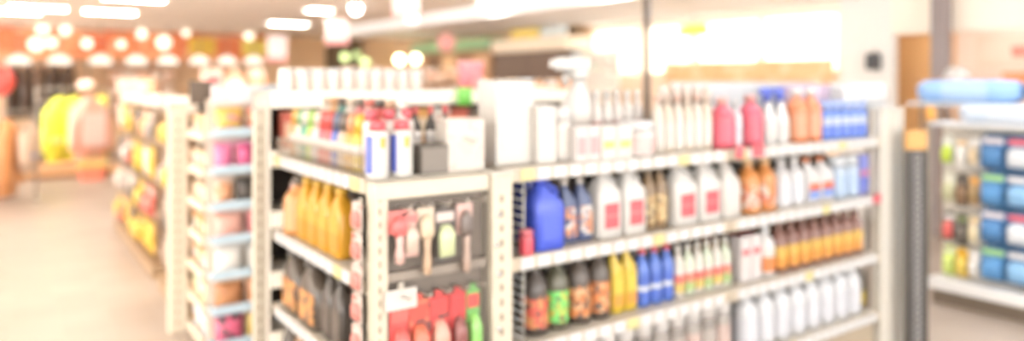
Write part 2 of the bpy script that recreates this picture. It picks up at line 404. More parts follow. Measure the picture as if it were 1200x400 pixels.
# ---------------------------------------------------------------- gondola shelving
cream = mat('#f3e8d6', .45); lipm = mat('#cdbda6', .45); darkb = mat('#3e332a', .8); tagm = mat('#ffffff', .35); steel = mat('#cfc6b8', .35, .3)
kickm = mat('#b7a48a', .6); tag_y = mat('#fff3a8', .4); tag_r = mat('#f4606a', .4)
def gondola(label, loc, rz, L, D, levels, top, back_z=None, back_m=None, posts=True, group=None, talkers=(), kick=-.03, tags=True, lip=.052, rail=None, ends=None):
    t = thing('shelf_unit', label, 'shelving', loc, rz, group)
    bz = back_z or top
    part('back_panel', MB().box(.02, L-.02, D-.03, D-.005, kick, bz), back_m or darkb, t)
    part('kick_plate', MB().box(.0, L, .05, D, FZ, kick-.002), kickm, t)
    for x in (0, L-.03):
        u = MB().box(x, x+.03, D-.06, D, 0, max(bz, top))
        for q in range(12): u.box(x+.012, x+.018, D-.0615, D-.06, .2+q*.08, .23+q*.08)
        part('upright', u, cream, t)
    if ends:
        for x in (0, L-.004) if ends == 2 else ((L-.004,) if ends == 'far' else (0,)): part('side_panel', MB().box(x-.004, x, .012, D-.06, FZ, top-.03), cream, t)
    for j, z in enumerate(levels):
        s = part('shelf', MB().box(.003, L-.003, .012, D-.035, z-.028, z), cream, t)
        part('price_rail', MB().box(.003, L-.003, 0, .012, z-lip-.004, z+.002, .003, 1), rail or lipm, s)
        if tags:
            n = int((L-.06)/.088)
            for i in range(n):
                x = .05+(L-.1)*(i+.5)/n
                part('price_tag', MB().box(x-.034, x+.034, -.005, -.0005, z-lip+.001, z-.001, .001, 1), tag_y if (i*7+j*3) % 11 == 0 else tagm, s)
        for (lv, x, wd, ht) in talkers:
            if lv == j: part('shelf_talker', MB().box(x-wd/2, x+wd/2, -.012, -.006, z-.045, z-.045+ht, .002, 1), tag_r, s, 'red tag clipped to the shelf edge')
    return t

DECK = (1.13, .755, .38, .0)
# left island (faces the aisle, -x)
gondola('low island shelf unit facing the aisle, black and yellow bottles on it', (1.087, 3.66, 0), -PI/2, 1.15, .57, DECK, 1.13, ends='far')
# long wall of shelves (faces -y)
gondola('long shelf unit, near half, holding white jugs and dark bottles', (1.70, 2.45, 0), 0, 1.425, .48, DECK, 1.13, group='long double shelf unit', talkers=())
gondola('long shelf unit, far half, holding rows of amber bottles', (3.135, 2.45, 0), 0, 1.505, .48, DECK, 1.13, group='long double shelf unit',
        talkers=((0, .06, .07, .07), (0, .22, .1, .07), (1, 1.45, .09, .06)))
hp = [o for o in bpy.data.objects if o.name.startswith('shelf_unit') and o.parent is None][-1]
part('header_panel', MB().box(.02, 1.485, .44, .455, 1.132, 1.49, .003), mat('#f2f4f8', .5), hp)
# second cross gondola behind
gondola('shelf unit behind the island with white bottles along its top', (1.27, 4.3, 0), 0, 2.3, .40, (1.435, 1.08, .72, .36, .0), 1.435, tags=False, lip=.09, rail=fascia_m, ends=2)

# wire divider and wire front fence
def wire_divider(u, label):
    t = thing('wire_divider', label, 'divider', (u, 2.47, .757))
    m = MB()
    for i in range(9): m.tube([(0, 0, .02+i*.036), (0, .4, .02+i*.036)], .0042, 6)
    part('wires', m, mat('#ffffff', .4), t)
    f = MB().tube([(0, 0, 0), (0, 0, .32)], .004, 6).tube([(0, .4, 0), (0, .4, .32)], .004, 6)
    part('frame', f, mat('#f2ece0', .4), t)
    return t
wire_divider(1.79, 'white wire divider at the near end of the upper shelf')
o = wire_divider(1.79, 'white wire divider at the near end of the middle shelf'); o.location.z = .382
t = thing('wire_fence', 'grey wire fence holding the small bottles along the island top', 'fence', (1.10, 2.56, 1.131))
m = MB()
for i in range(34): m.tube([(0, i*.032, 0), (0, i*.032, .085)], .003, 6)
part('wires', m, mat('#b3a28e', .4, .3), t)
part('rail', MB().tube([(0, 0, .085), (0, 1.056, .085)], .004, 6).tube([(0, 0, .04), (0, 1.056, .04)], .003, 6), mat('#b3a28e', .4, .3), t)

# corner posts
def slotted_post(loc, w, d, h, label, col='#efe2cb', slots=True):
    t = thing('upright_post', label, 'post', loc)
    part('column', MB().box(-w/2, w/2, 0, d, 0, h, .006), mat(col, .4), t)
    if slots:
        m = MB()
        for i in range(int(h/.06)-1): m.box(-w*.12, w*.02, -.0015, .0, .05+i*.06, .078+i*.06)
        part('slots', m, mat('#8c7c68', .6), t)
    part('cap', MB().box(-w/2-.004, w/2+.004, -.004, d+.004, h, h+.012, .003), mat('#f6edde', .4), t)
    return t
slotted_post((1.635, 2.40, 0), .1, .045, 1.12, 'cream slotted corner post with shiny rivets between end rack and long shelves')
root = [o for o in bpy.data.objects if o.name.startswith('upright_post')][-1]
for z in (.96, .84, .72, .5, .3):
    rv = MB().ball((-.02 if z != .84 else -.03, -.003, z), .011, 1, .5, 1, 10); part('rivet', rv, mat('#ffffff', .05, 1), root)
slotted_post((1.03, 3.665, 0), .06, .05, 1.35, 'slim pale post at the far corner of the island')
t = slotted_post((4.81, 2.455, 0), .30, .06, 1.31, 'wide beige end post at the far end of the long shelves', '#e9e1d2', False)
part('groove', MB().box(-.02, -.012, -.002, 0, .02, 1.3).box(.09, .098, -.002, 0, .02, 1.3), mat('#b9ad9a', .6), t)

# chain strip
t = thing('chain_rack', 'narrow dark strip of grey chain with an orange header', 'display', (on_v(1074, 2.33)[0], 2.33, 0), -.6)
part('backing', MB().box(-.065, .065, .0, .03, 0, 1.045, .003), mat('#3e3935', .6), t)
part('header', MB().box(-.07, .07, -.006, .035, 1.05, 1.175, .004), mat('#f2b04c', .5), t)
m = MB()
for i in range(30):
    z = FZ+.04+i*.0425; pts = [(.022*math.cos(a)*1.1, -.012, z+.02*math.sin(a)+.0) for a in [2*PI*k/12 for k in range(13)]]
    m.tube(pts, .0055, 6)
part('chain', m, mat('#b4aeaa', .4), t)
part('edge_rail', MB().box(-.07, -.06, -.012, .03, 0, 1.045).box(.06, .07, -.012, .03, 0, 1.045), mat('#5d5246', .5), t)

# ---------------------------------------------------------------- end rack with hanging tools (v = 2.44)
E0, E1 = 1.09, 1.58
t = thing('end_rack', 'end rack with dark pegboard and hanging tools facing the camera', 'rack', (E0, 2.45, 0))
W = E1-E0
part('pegboard', MB().box(.05, W-.01, .0, .012, .1, 1.06), mat('#75685c', .7), t)
part('post', MB().box(0, .05, -.03, .055, 0, 1.12, .004), mat('#eadcc4', .4), t)
m = MB()
for i in range(22): m.box(.012, .02, -.0315, -.03, .05+i*.048, .074+i*.048)
part('slots', m, mat('#8c7c68', .6), t)
part('top_rail', MB().box(-.006, W, -.035, .045, 1.062, 1.125, .006), mat('#efe3cd', .45), t)
part('cross_bar', MB().box(.05, W-.01, -.03, 0, .755, .79, .003), mat('#9a8d80', .4, .3), t)
part('base', MB().box(0, W, -.2, .045, 0, .1, .006), cream, t)
for x in (.1, .18, .26, .34, .42):
    part('peg_hook', MB().tube([(x, 0, 1.03), (x, -.11, 1.035), (x, -.12, 1.05)], .0035, 6), steel, t)
    part('peg_hook', MB().tube([(x, 0, .70), (x, -.11, .705), (x, -.12, .72)], .0035, 6), steel, t)
# goods on the end rack
er = [(468, 26, 62, 'tool', ('#e8837a', '#f06f6a', '#f7c8bc'), 'red and pink gripped hand tool'),
      (482, 22, 56, 'hang', ('#eebcae', '#f0d6c4', '#e77f78'), 'pinkish carded packet'),
      (500, 24, 78, 'tool', ('#e5d0b8', '#dcc3a5', '#c9a98a'), 'beige gripped hand tool'),
      (523, 27, 66, 'hang', ('#51463e', '#d9e2b0', '#ecd9d0'), 'black packet with pale green blister'),
      (546, 22, 80, 'tool', ('#e2b9ae', '#6e5f57', '#b79c8c'), 'dark tool with a beige grip')]
for px, wp, hp, kd, cols, ds in er:
    u, Y = on_v(px, 2.40); hm = hp*Y/F
    product(kd, wp*Y/F, .03, hm, *cols, (u, 2.41, 1.02-hm), 0, f'{ds} hanging on the upper row of the end rack', 'tools hanging on the end rack')
er2 = [(470, 26, ('#e24d48', '#ef6a62', '#e86a60'), 'bright red packet'),
       (492, 28, (printed('#e5503f', '#f08060', '#8a4038', 30), '#f27a58', '#e5503f'), 'orange-red packet'),
       (516, 26, (printed('#d9433f', '#c83838', '#6a3a34', 30), '#d9a08c', '#d9433f'), 'red packet with beige contents'),
       (538, 22, ('#cf3d3d', '#8c4a44', '#cf3d3d'), 'deep red packet with dark contents'),
       (556, 18, ('#6fae5a', '#8fd06a', '#e24d48'), 'green packet')]
for px, wp, cols, ds in er2:
    u, Y = on_v(px, 2.40)
    product('hang', wp*Y/F, .04, .34, *cols, (u, 2.41, .36), 0, f'{ds} hanging on the lower row of the end rack', 'packets hanging on the end rack')
u, Y = on_v(474, 2.38)
t = thing('price_sign', 'blank white price card below the hanging tools', 'sign', (u, 2.41, .655))
part('card', MB().box(-.065, .065, -.004, 0, 0, .075, .001, 1), mat('#fbf3ea', .4), t)
part('clip', MB().box(-.01, .01, -.006, .004, .07, .1, .001, 1), steel, t)

# ---------------------------------------------------------------- goods: left island, aisle face
WL = 'island top'
cl = ['#f4a259', '#e8e0c8', '#3f9c86', '#b7dd5a', '#f3eee6', '#f6606c', '#ef5f5a', '#4a63b8', '#c9b29a', '#f3b94d', '#f5d33c']
bd = ['orange bottle', 'cream bottle', 'teal bottle', 'lime green bottle', 'white bottle', 'pinkish red bottle', 'red bottle', 'blue bottle', 'tan bottle', 'amber bottle', 'yellow bottle']
run('dropper', 329, 428, 11, 58, [(c, ['#f3b94d', '#7fae7a', '#f0e6da', '#9fc85a', '#d9c8b4', '#e2574f', '#d0463f', '#56607a', '#6a5a4c', '#e8a070', '#f2d040'][i], bands([(0, c), (.5, '#f5ecdf')])) for i, c in enumerate(cl)], bd, 'standing behind the wire fence on the island top', 1.131, 'u', 1.18)
cl2 = ['#e9dccb', '#f2b77e', '#5a8c80', '#f6e6d6', '#f08a86', '#f4e0cf', '#d0463f', '#ec7a52', '#f3efe9']
run('bottle', 333, 440, 9, 66, [(c, ['#e8d0b8', '#d9a070', '#6a5a4c', '#f0dcc4', '#8a7a6a', '#e07868', '#5a4c42', '#c9a080', '#f3e6d8'][i], c) for i, c in enumerate(cl2)],
    ['cream tall bottle', 'peach tall bottle', 'grey-green tall bottle', 'ivory tall bottle', 'pink tall bottle', 'pale tall bottle', 'dark red tall bottle', 'coral tall bottle', 'white tall bottle'],
    'second rank on the island top', 1.131, 'u', 1.32, span=(3.58, 2.62))
UL = "island's upper shelf"
run('pouch', 323, 345, 1, 50, [('#f3c6c0', '#f6ddd4', printed('#f7e6dd', '#ee9d9a', '#f4c9bd'))], 'white and pink snack packet', UL, .757, 'u', 1.16, .06)
run('bottle', 345, 358, 1, 66, [('#f2a65a', '#6e5f50', '#f0b070')], 'slim orange bottle with dark cap', UL, .757, 'u', 1.16)
run('oil', 358, 411, 4, 76, [('#ffb81c', '#ffc840', bands([(0, '#ffa80c'), (.55, '#ffc438')]))], 'tall yellow bottle', UL, .757, 'u', 1.16)
ML = "island's middle shelf"
run('pouch', 323, 341, 1, 55, [('#c9d08a', '#e6dcae', printed('#dfe0a0', '#f2d9b0', '#b9c878'))], 'green and yellow packet', ML, .382, 'u', 1.16, .06)
run('oil', 343, 385, 2, 72, [('#544639', '#3f352d', printed('#e8a858', '#d98a44', '#6a4a34', 40))], 'black bottle with an orange label', ML, .382, 'u', 1.16)
run('oil', 386, 410, 2, 76, [('#4a4038', '#3f352d', '#5a4d42')], 'plain black bottle', ML, .382, 'u', 1.16)
run('oil', 330, 410, 5, 82, [('#52463c', '#3f352d', '#6a5848'), ('#a06f40', '#52463c', '#d9a45e')], 'dark oil bottle', "island's bottom shelf", .002, 'u', 1.16)
run('oil', 345, 410, 4, 60, [('#5a4d42', '#463c34', '#7a6450')], 'dark bottle in the rear rank', UL, .757, 'u', 1.36, span=(3.5, 2.6))
run('oil', 345, 410, 4, 60, [('#5a4d42', '#463c34', '#7a6450')], 'dark bottle in the rear rank', ML, .382, 'u', 1.36, span=(3.5, 2.6))
# strip of red and white packets at the corner
for i in range(9):
    z = 1.0-i*.115
    v, Y = on_u(420, 1.07)
    product('hang', .095, .012, .11, '#f3e2d4', '#ee8f84', printed('#f6eadf', '#e86a60', '#f0b8aa', 60), (1.065, 2.535, z-.06), -PI/2,
            f'small red and white packet, {ORD[i]} from the top of the corner strip', 'packets on the corner strip')
t = thing('clip_strip', 'pale clip strip carrying red and white packets at the island corner', 'display strip', (1.083, 2.535, 0))
part('strip', MB().box(-.003, 0, -.012, .012, .04, 1.06), mat('#f3e9da', .5), t)

# island corner top: spray cans, display box, carton
run('can', 428, 484, 2, 66, [('#f4efe8', '#f05a64', bands([(0, '#f7f2ea'), (.30, '#f7f2ea')]))], 'white and blue spray can with red cap', 'front of island top', 1.131, 'v', 2.53, .1, .86)
for o in [o for o in bpy.data.objects if o.name.startswith('spray_can') and o.parent is None]:
    w_ = .04
    m = MB()
    R = .0448
    m.rings([[(R*math.cos(a), R*math.sin(a), z) for a in [math.radians(165+i*8) for i in range(8)]] for z in (.02, .16)], cap=False)
    part('blue_stripe', m, mat('#4c5fc4', .4), o)
    m = MB(); m.rings([[((R+.0005)*math.cos(a), (R+.0005)*math.sin(a), z) for a in [math.radians(258+i*7) for i in range(5)]] for z in (.115, .155)], cap=False)
    part('yellow_badge', m, mat('#f7d348', .4), o)
run('can', 424, 486, 3, 74, [('#f6ebe2', '#f2606c', '#f9e2d8')], 'pinkish white spray can with red cap', 'second rank of island top', 1.131, 'v', 2.66, .1, .86)
u, Y = on_v(502, 2.56)
t = thing('display_tray', 'low black tray holding three bottles on the island top', 'tray', (u, 2.56, 1.131))
part('tray', MB().box(-.062, .062, -.055, -.045, 0, .115, .002).box(-.062, .062, .045, .055, 0, .115, .002).box(-.062, -.054, -.045, .045, 0, .115).box(.054, .062, -.045, .045, 0, .115).box(-.054, .054, -.045, .045, 0, .006), mat('#6d6358', .6), t)
part('front_card', MB().box(-.058, .058, -.0575, -.0555, .01, .1, .001, 1), mat('#857a6f', .6), t)
run('bottle', 478, 530, 3, 72, [('#4c433c', '#e86a60', '#f3dccf'), ('#4c433c', '#e86a60', '#f1ddd2'), ('#4c433c', '#d9504e', '#e2635f')], 'black bottle with a red cap', 'behind the black tray', 1.131, 'v', 2.70, gap=.75)
run('jar', 480, 528, 3, 46, [('#efe5dc', '#d9d2cb', '#f3e6da')], 'small silver jar', 'behind the black tray', 1.131, 'v', 2.63, gap=.7)
run('box', 515, 562, 1, 60, [(printed('#f7ede0', '#f7ede0', '#f0d6c8', 40), '#f3e6d6', printed('#f5eadb', '#dfe6c4', '#f3c3b6', 30))], 'cream carton with faint green and red print', 'island top beside the big white carton', 1.131, 'v', 2.56, .1)

# ---------------------------------------------------------------- goods: long shelves
TN = 'top of the long shelves'
run('box', 566, 616, 1, 97, [('#f3ece2', '#f6f0e8', '#efe9e0')], 'tall plain white carton', 'near end of the long shelves', 1.131, 'v', 2.66, .15)
run('box', 620, 643, 1, 66, [('#f1e9df', '#f6f0e8', '#e9e1d8')], 'half-height white carton', 'beside the tall white carton', 1.131, 'v', 2.60, .12)
run('jar', 643, 667, 1, 62, [('#f3ece4', '#fbf8f4', '#efe6dc')], 'white tub with wide lid', 'beside the half-height carton', 1.131, 'v', 2.60, .12)
run('trigger', 656, 698, 1, 112, [('#f6f0ea', '#fbf7f0', '#eadfd4')], 'tall white trigger spray bottle', 'towering behind the white tub', 1.131, 'v', 2.80)
run('box', 668, 697, 2, 40, [('#f8efe9', '#f8efe9', '#f5b3b3')], 'small white box with pink panel', TN, 1.131, 'v', 2.53, .08)
run('box', 698, 735, 2, 38, [('#f8f3ea', '#f8f3ea', bands([(0, '#f4f0e4'), (.25, '#efe26a'), (.7, '#f6f2e6')]))], 'small white box with yellow panel', TN, 1.131, 'v', 2.53, .08)
run('bottle', 692, 752, 5, 72, [('#f3e8e0', '#fbf6f0', '#f2c9c0'), ('#e8e0d8', '#fbf6f0', '#d9c8bf')], 'pale bottle with grey-pink label', 'rear rank near the pole', 1.131, 'v', 2.74)
run('jar', 728, 762, 1, 40, [('#f8efe9', '#ffffff', '#f5cdc6')], 'white jar with a broad lid', 'in front of the pale bottles', 1.131, 'v', 2.56)
run('bottle', 764, 832, 6, 66, [('#efe3d3', '#f5c9b4', '#f5ede2'), ('#e4d3bf', '#f2d8c4', '#f3eadd')], 'ivory bottle with peach cap', TN, 1.131, 'v', 2.58)
run('dropper', 770, 834, 5, 72, [('#dfd2c2', '#f3dfd0', '#efe6da')], 'beige bottle of the rear rank', TN, 1.131, 'v', 2.76)
run('bottle', 834, 857, 1, 60, [('#e4566a', '#d7a49a', '#e8506a')], 'red bottle', 'left of the slim white bottle', 1.131, 'v', 2.56, gap=.9)
run('bottle', 857, 867, 1, 55, [('#eef0f3', '#f7f7f5', '#dfe4ec')], 'slim white bottle', 'between the two red bottles', 1.131, 'v', 2.56)
run('bottle', 868, 889, 1, 60, [('#e4506a', '#c98f88', '#de4a62')], 'red bottle', 'right of the slim white bottle', 1.131, 'v', 2.56, gap=.9)
run('trigger', 892, 922, 2, 66, [('#f5f3f2', '#4a62cc', '#f3ebe4')], 'white spray bottle with blue head', TN, 1.131, 'v', 2.56, gap=.8)
run('bottle', 925, 957, 2, 62, [('#f5905a', '#fbf7f0', '#f4a070')], 'orange bottle with white cap', TN, 1.131, 'v', 2.56)
run('jar', 959, 1024, 5, 44, [('#5f86dc', '#9fb4ea', bands([(0, '#4a6fd6'), (.55, '#c9d6f4')]))], 'blue tub with pale lid', TN, 1.131, 'v', 2.56)
run('box', 965, 1030, 3, 58, [('#c9b3c8', '#d6c6d6', '#7f93d8')], 'mauve box, rear rank', TN, 1.131, 'v', 2.70, .08, span=(3.95, 4.55))
def towel_pack(loc, rz, L, D, hh, wrap, band, label, group, rolls=3):
    t = thing('towel_pack', label, 'paper towels', loc, rz, group)
    m = MB(); n = 14; R = []
    for i in range(n):
        s = i/(n-1)*2-1; k = max(.55, (1-abs(s)**14)**.5)*(1+.02*math.cos(rolls*PI*s*2))
        R.append([(s*L/2, D/2*k*math.copysign(abs(math.cos(a))**.42, math.cos(a)), hh/2+hh/2*k*math.copysign(abs(math.sin(a))**.42, math.sin(a))) for a in [2*PI*j/20 for j in range(20)]])
    m.rings(R); part('wrapper', m, as_mat(wrap), t)
    b = MB(); R = []
    for x in (-L*.22, L*.22):
        R.append([(x, (D/2+.003)*math.copysign(abs(math.cos(a))**.42, math.cos(a)), hh/2+(hh/2+.001)*math.copysign(abs(math.sin(a))**.42, math.sin(a))) for a in [2*PI*j/20 for j in range(20)]])
    b.rings(R, cap=False); part('printed_band', b, as_mat(band), t)
    return t
t = thing('riser_shelf', 'small pale riser shelf carrying the white towel pack', 'shelf', (4.66, 2.62, 0))
part('board', MB().box(-.28, .3, -.09, .1, 1.322, 1.338, .003), mat('#e4e6e8', .5), t)
for x in (-.26, .27): part('leg', MB().box(x, x+.015, .06, .09, (1.131 if x < 0 else 0), 1.322), steel, t)
towel_pack((4.68, 2.62, 1.339), 0, .54, .17, .15, '#f7f5f4', '#ffffff', 'plump white towel pack lying above the blue tubs', 'paper towel packs')

US = 'upper shelf'
run('jug', 618, 655, 1, 84, [('#4560e0', '#3b4fc9', '#4a66e6')], 'large blue jug', 'near end of the upper shelf', .757, 'v', 2.53, .12)
run('box', 608, 640, 1, 88, [('#3646b4', '#3646b4', '#3a4cc0')], 'dark blue carton', 'behind the large blue jug', .757, 'v', 2.68, .08)
run('jar', 609, 624, 1, 30, [('#f0606e', '#f4808a', '#ee5060')], 'small red tub', 'at the foot of the large blue jug', .757, 'v', 2.475)
run('oil', 655, 691, 2, 74, [('#46547e', '#cfc4b8', printed('#f0a070', '#46547e', '#e8e0d8', 50))], 'navy bottle with orange band', US, .757, 'v', 2.56)
run('jug', 692, 750, 2, 80, [('#f8f3ec', '#fbf6f0', bands([(0, '#ee5a64'), (.45, '#f08a8c'), (.55, '#ee5a64')]))], 'white jug with red label, nearer pair', US, .757, 'v', 2.56)
run('bottle', 752, 779, 2, 76, [('#8c6f4c', '#5a4a3c', printed('#b8935c', '#e3c78e', '#6a5038', 60))], 'brown bottle with gold label', US, .757, 'v', 2.56)
run('jug', 781, 838, 2, 72, [('#f8f3ec', '#fbf6f0', bands([(0, '#ee5a64'), (.45, '#f08a8c'), (.55, '#ee5a64')]))], 'white jug with red label, farther pair', US, .757, 'v', 2.56)
run('jug', 838, 860, 1, 66, [('#f6efe6', '#f3ece4', '#f3ece4')], 'plain cream jug', 'end of the upper shelf, near half', .757, 'v', 2.56)
run('bottle', 866, 904, 2, 62, [('#f09a4a', '#f3c38a', printed('#e98434', '#f6e0cc', '#c85a3c', 45))], 'amber orange bottle', US, .757, 'v', 2.56)
run('bottle', 906, 937, 2, 56, [('#e9e6e6', '#f6f2ee', '#dfe0e6')], 'pale grey bottle', US, .757, 'v', 2.56)
run('oil', 938, 970, 2, 52, [('#f4f0ee', '#f08a4a', bands([(0, '#7f9ada'), (.4, '#f2764a'), (.75, '#f6efe9')]))], 'white bottle with orange and blue label', US, .757, 'v', 2.56)
run('jar', 971, 1000, 2, 48, [('#c6d8ee', '#eef2f6', '#b4cbe8')], 'light blue tub', US, .757, 'v', 2.56)
run('box', 1001, 1030, 2, 46, [('#7f86d2', '#9aa0de', bands([(0, '#5f74d0'), (.5, '#e8788a'), (.8, '#7f90da')]))], 'violet and red box', US, .757, 'v', 2.56, .08)
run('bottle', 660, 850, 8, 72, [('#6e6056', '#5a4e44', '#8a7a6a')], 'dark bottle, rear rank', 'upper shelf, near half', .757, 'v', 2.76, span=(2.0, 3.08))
run('bottle', 866, 1026, 8, 50, [('#8a7c72', '#d9cfc6', '#a8998c')], 'greyish bottle, rear rank', 'upper shelf, far half', .757, 'v', 2.76, span=(3.2, 4.55))
MS = 'middle shelf'
run('bottle', 612, 640, 1, 86, [('#4a3f38', '#3f3630', printed('#e8604a', '#f0a060', '#4f4238', 50))], 'black bottle with low orange-red label', 'near end of the middle shelf', .382, 'v', 2.56)
run('bottle', 640, 664, 1, 86, [('#5a5640', '#f5d84a', printed('#6fd86a', '#c9c04a', '#5a5640', 50))], 'dark bottle with bright green label', 'middle shelf', .382, 'v', 2.56)
run('bottle', 665, 712, 2, 84, [('#4f4238', '#c9b8a6', printed('#e0843c', '#4f4238', '#f0c090', 55))], 'black bottle with orange label and beige cap', MS, .382, 'v', 2.56)
run('oil', 713, 743, 2, 76, [('#e5c22e', '#f0e6d0', bands([(0, '#f0a83a'), (.4, '#e8d048')]))], 'yellow bottle with white cap', MS, .382, 'v', 2.56)
run('bottle', 744, 787, 3, 68, [('#4f74cc', '#f0606a', bands([(0, '#3f64c4'), (.4, '#e8eef8'), (.6, '#3f64c4')]))], 'blue bottle with red cap', MS, .382, 'v', 2.56)
run('bottle', 788, 854, 6, 58, [('#efe6da', '#f3ece2', bands([(0, '#e4c468'), (.4, '#ef7468'), (.8, '#f6efe6')])), ('#e2ead0', '#f3ece2', bands([(0, '#a8c078'), (.4, '#f08f78'), (.8, '#f6efe6')]))], 'small white bottle with red print', MS, .382, 'v', 2.56)
run('box', 861, 886, 2, 52, [('#f5ece9', '#f08080', bands([(0, '#f4e6e2'), (.75, '#ef6f74')]))], 'white box with red top band', MS, .382, 'v', 2.56, .08)
run('bottle', 887, 903, 1, 58, [('#f4f0ec', '#ffffff', bands([(0, '#f08a3c'), (.7, '#f6efe6')]))], 'white bottle with orange foot', MS, .382, 'v', 2.56)
run('bottle', 904, 1006, 8, 56, [('#86584a', '#7a5040', bands([(0, '#ec9c28'), (.5, '#f5c44e')]))], 'amber bottle with brown top', MS, .382, 'v', 2.56)
run('bottle', 1008, 1026, 1, 46, [('#f3eee8', '#f7f3ee', '#ece6de')], 'white bottle', 'far end of the middle shelf', .382, 'v', 2.56)
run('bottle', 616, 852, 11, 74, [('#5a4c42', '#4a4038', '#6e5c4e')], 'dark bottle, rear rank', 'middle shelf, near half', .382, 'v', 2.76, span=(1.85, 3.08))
run('dropper', 870, 1020, 8, 52, [('#b98a48', '#7a5244', '#c9983e')], 'brown bottle, rear rank', 'middle shelf, far half', .382, 'v', 2.76, span=(3.2, 4.55))
BS = 'bottom shelf'
run('jar', 600, 852, 12, 74, [('#8a8078', '#e9e2dc', '#b4aaa2'), ('#a39a92', '#efe9e4', '#c9b0a6')], 'grey jar with white lid', BS, .002, 'v', 2.56)
run('bottle', 862, 1002, 8, 66, [('#ececee', '#f7f5f4', '#e2e2e8')], 'silvery white bottle', BS, .002, 'v', 2.56)
run('oil', 1003, 1028, 2, 54, [('#57504a', '#57504a', bands([(0, '#f2d03c'), (.6, '#6a6256')]))], 'black bottle with yellow label', BS, .002, 'v', 2.56)
run('bottle', 870, 1010, 8, 54, [('#dcdce0', '#f0f0f2', '#d2d6dc')], 'white bottle, rear rank', BS, .002, 'v', 2.76, span=(3.2, 4.5))
# strip of small white bags hooked on the lowest rail
GAIN, CAP = 1.3, .6
# ---------------------------------------------------------------- gondola C goods
run('jar', 326, 494, 10, 25, [('#fbf3ea', '#fffaf4', '#f8e8da')], 'white tub with white lid', 'top shelf behind the island', 1.436, 'v', 4.38)
run('jar', 330, 480, 9, 25, [('#fbf3ea', '#fffaf4', '#f8e8da')], 'white tub, rear rank', 'top shelf behind the island', 1.436, 'v', 4.55)
cc = [('#c9604a', '#e9b08a', '#f0c8a8'), ('#6a5a4c', '#8a7a6a', '#c9a888'), ('#f0b060', '#f4d0a0', '#f8e0c0'), ('#e8e0d4', '#f0e8dc', '#d98878')]
run('box', 326, 566, 10, 40, cc, 'assorted coloured box', 'second shelf behind the island', 1.081, 'v', 4.42, .1)
run('pouch', 535, 568, 1, 32, [('#f28a8c', '#f6b0ac', printed('#f28088', '#f5989a', '#f6b0ac'))], 'pinkish red snack bag', 'end of the shelf behind the island', 1.436, 'v', 4.40, .06)
t = product('pouch', .12, .05, .11, '#8fd85a', '#8fd85a', '#7fd45a', (on_v(545, 4.25)[0], 4.252, 1.33), 0, 'small green bag hanging in front of the red snack bag', name='hanging_bag')
t = product('pouch', .14, .06, .15, '#f8c838', '#f8c838', '#f9c93a', (on_v(550, 3.1)[0], 3.1, 1.131-.0), 0, 'yellow bag standing behind the cream carton')
t = product('pouch', .13, .06, .19, '#f39a7a', '#f39a7a', printed('#f59a80', '#f7c0a0', '#ef6f6c', 20), (on_v(532, 3.0)[0], 3.0, 1.131), 0, 'salmon patterned bag standing behind the black bottles')
t = thing('bag_stand', 'low cream riser table behind the island top goods', 'table', (1.72, 3.02, 0))
part('top', MB().box(-.04, .3, -.06, .16, 1.09, 1.13, .004), cream, t)
for x in (-.02, .28):
    for y in (-.04, .14): part('leg', MB().box(x-.012, x+.012, y-.012, y+.012, 0, 1.09), steel, t)

SC = True
GAIN, CAP, LIFT = 1.45, .55, .012  # light boost for these fixtures, put into their paler base colours
# ---------------------------------------------------------------- unit A: end cap with pale blue trays
slotted_post((.825, 4.64, 0), .105, .06, 1.36, 'pale post at the aisle corner below the small black sign', '#f0dfc6')
A0, A1 = .875, 1.24
t = thing('tray_rack', 'end rack of pale blue snack trays beside the aisle', 'rack', (A0, 4.0, 0))
W = A1-A0
bluem = mat('#c6dcea', .5)
part('back_panel', MB().box(0, W, .15, .16, .05, 1.4), mat('#e8d8c4', .7), t)
part('header', MB().box(0, W, .0, .03, 1.38, 1.48, .004), printed('#f3f0f0', '#dfe8f0', '#f6e4e0', 10), t)
part('base', MB().box(0, W, 0, .16, 0, .06, .004), cream, t)
TR = [1.215, 1.015, .825, .645, .455, .27, .085]
for z in TR:
    s = MB().box(.003, W-.003, 0, .148, z-.012, z).box(.003, W-.003, -.006, 0, z-.012, z+.035, .002, 1)
    part('tray', s, bluem, t)
m = MB()
for i in range(14): m.tube([(W+.004, .0+i*.011, .05), (W+.004, .0+i*.011, 1.38)], .002, 5)
part('wire_side', m, mat('#c9b8a4', .4, .3), t)
tray_cols = [[('#f2a0a8', '#f3dcd0', '#f0c060'), ('#e8b890', '#f3dcd0', '#e07858')], [('#f490b4', '#f7b0cc', '#f584b0'), ('#ea6496', '#f7b0cc', '#ee6a9c'), ('#3fa894', '#70c0b0', '#4ab49c')],
             [('#e8c8b0', '#f3dcd0', '#d89a70'), ('#5a5048', '#8a7a6a', '#4a423c'), ('#f3ece4', '#f3dcd0', '#f7f2ec')], [('#f0a088', '#f3dcd0', '#f3b8a8'), ('#f08088', '#f3dcd0', '#f4888c')],
             [('#f7f3ee', '#fbf8f4', '#f8f2ea'), ('#f7f3ee', '#fbf8f4', '#f3eee6')], [('#c98a5a', '#e8c8a8', '#b87848'), ('#e8b088', '#e8c8a8', '#e09868')], [('#5a4a50', '#8a7a80', '#e8688a'), ('#f0c860', '#f3dcd0', '#f4d070')]]
dn = [['pink and yellow snack bag', 'tan and orange snack bag'], ['pale pink snack bag', 'magenta snack bag', 'teal snack bag'], ['tan snack bag', 'black snack bag', 'white snack bag'],
      ['salmon snack bag', 'coral snack bag'], ['white puffy bag', 'ivory puffy bag'], ['brown snack bag', 'caramel snack bag'], ['dark pink snack bag', 'yellow snack bag']]
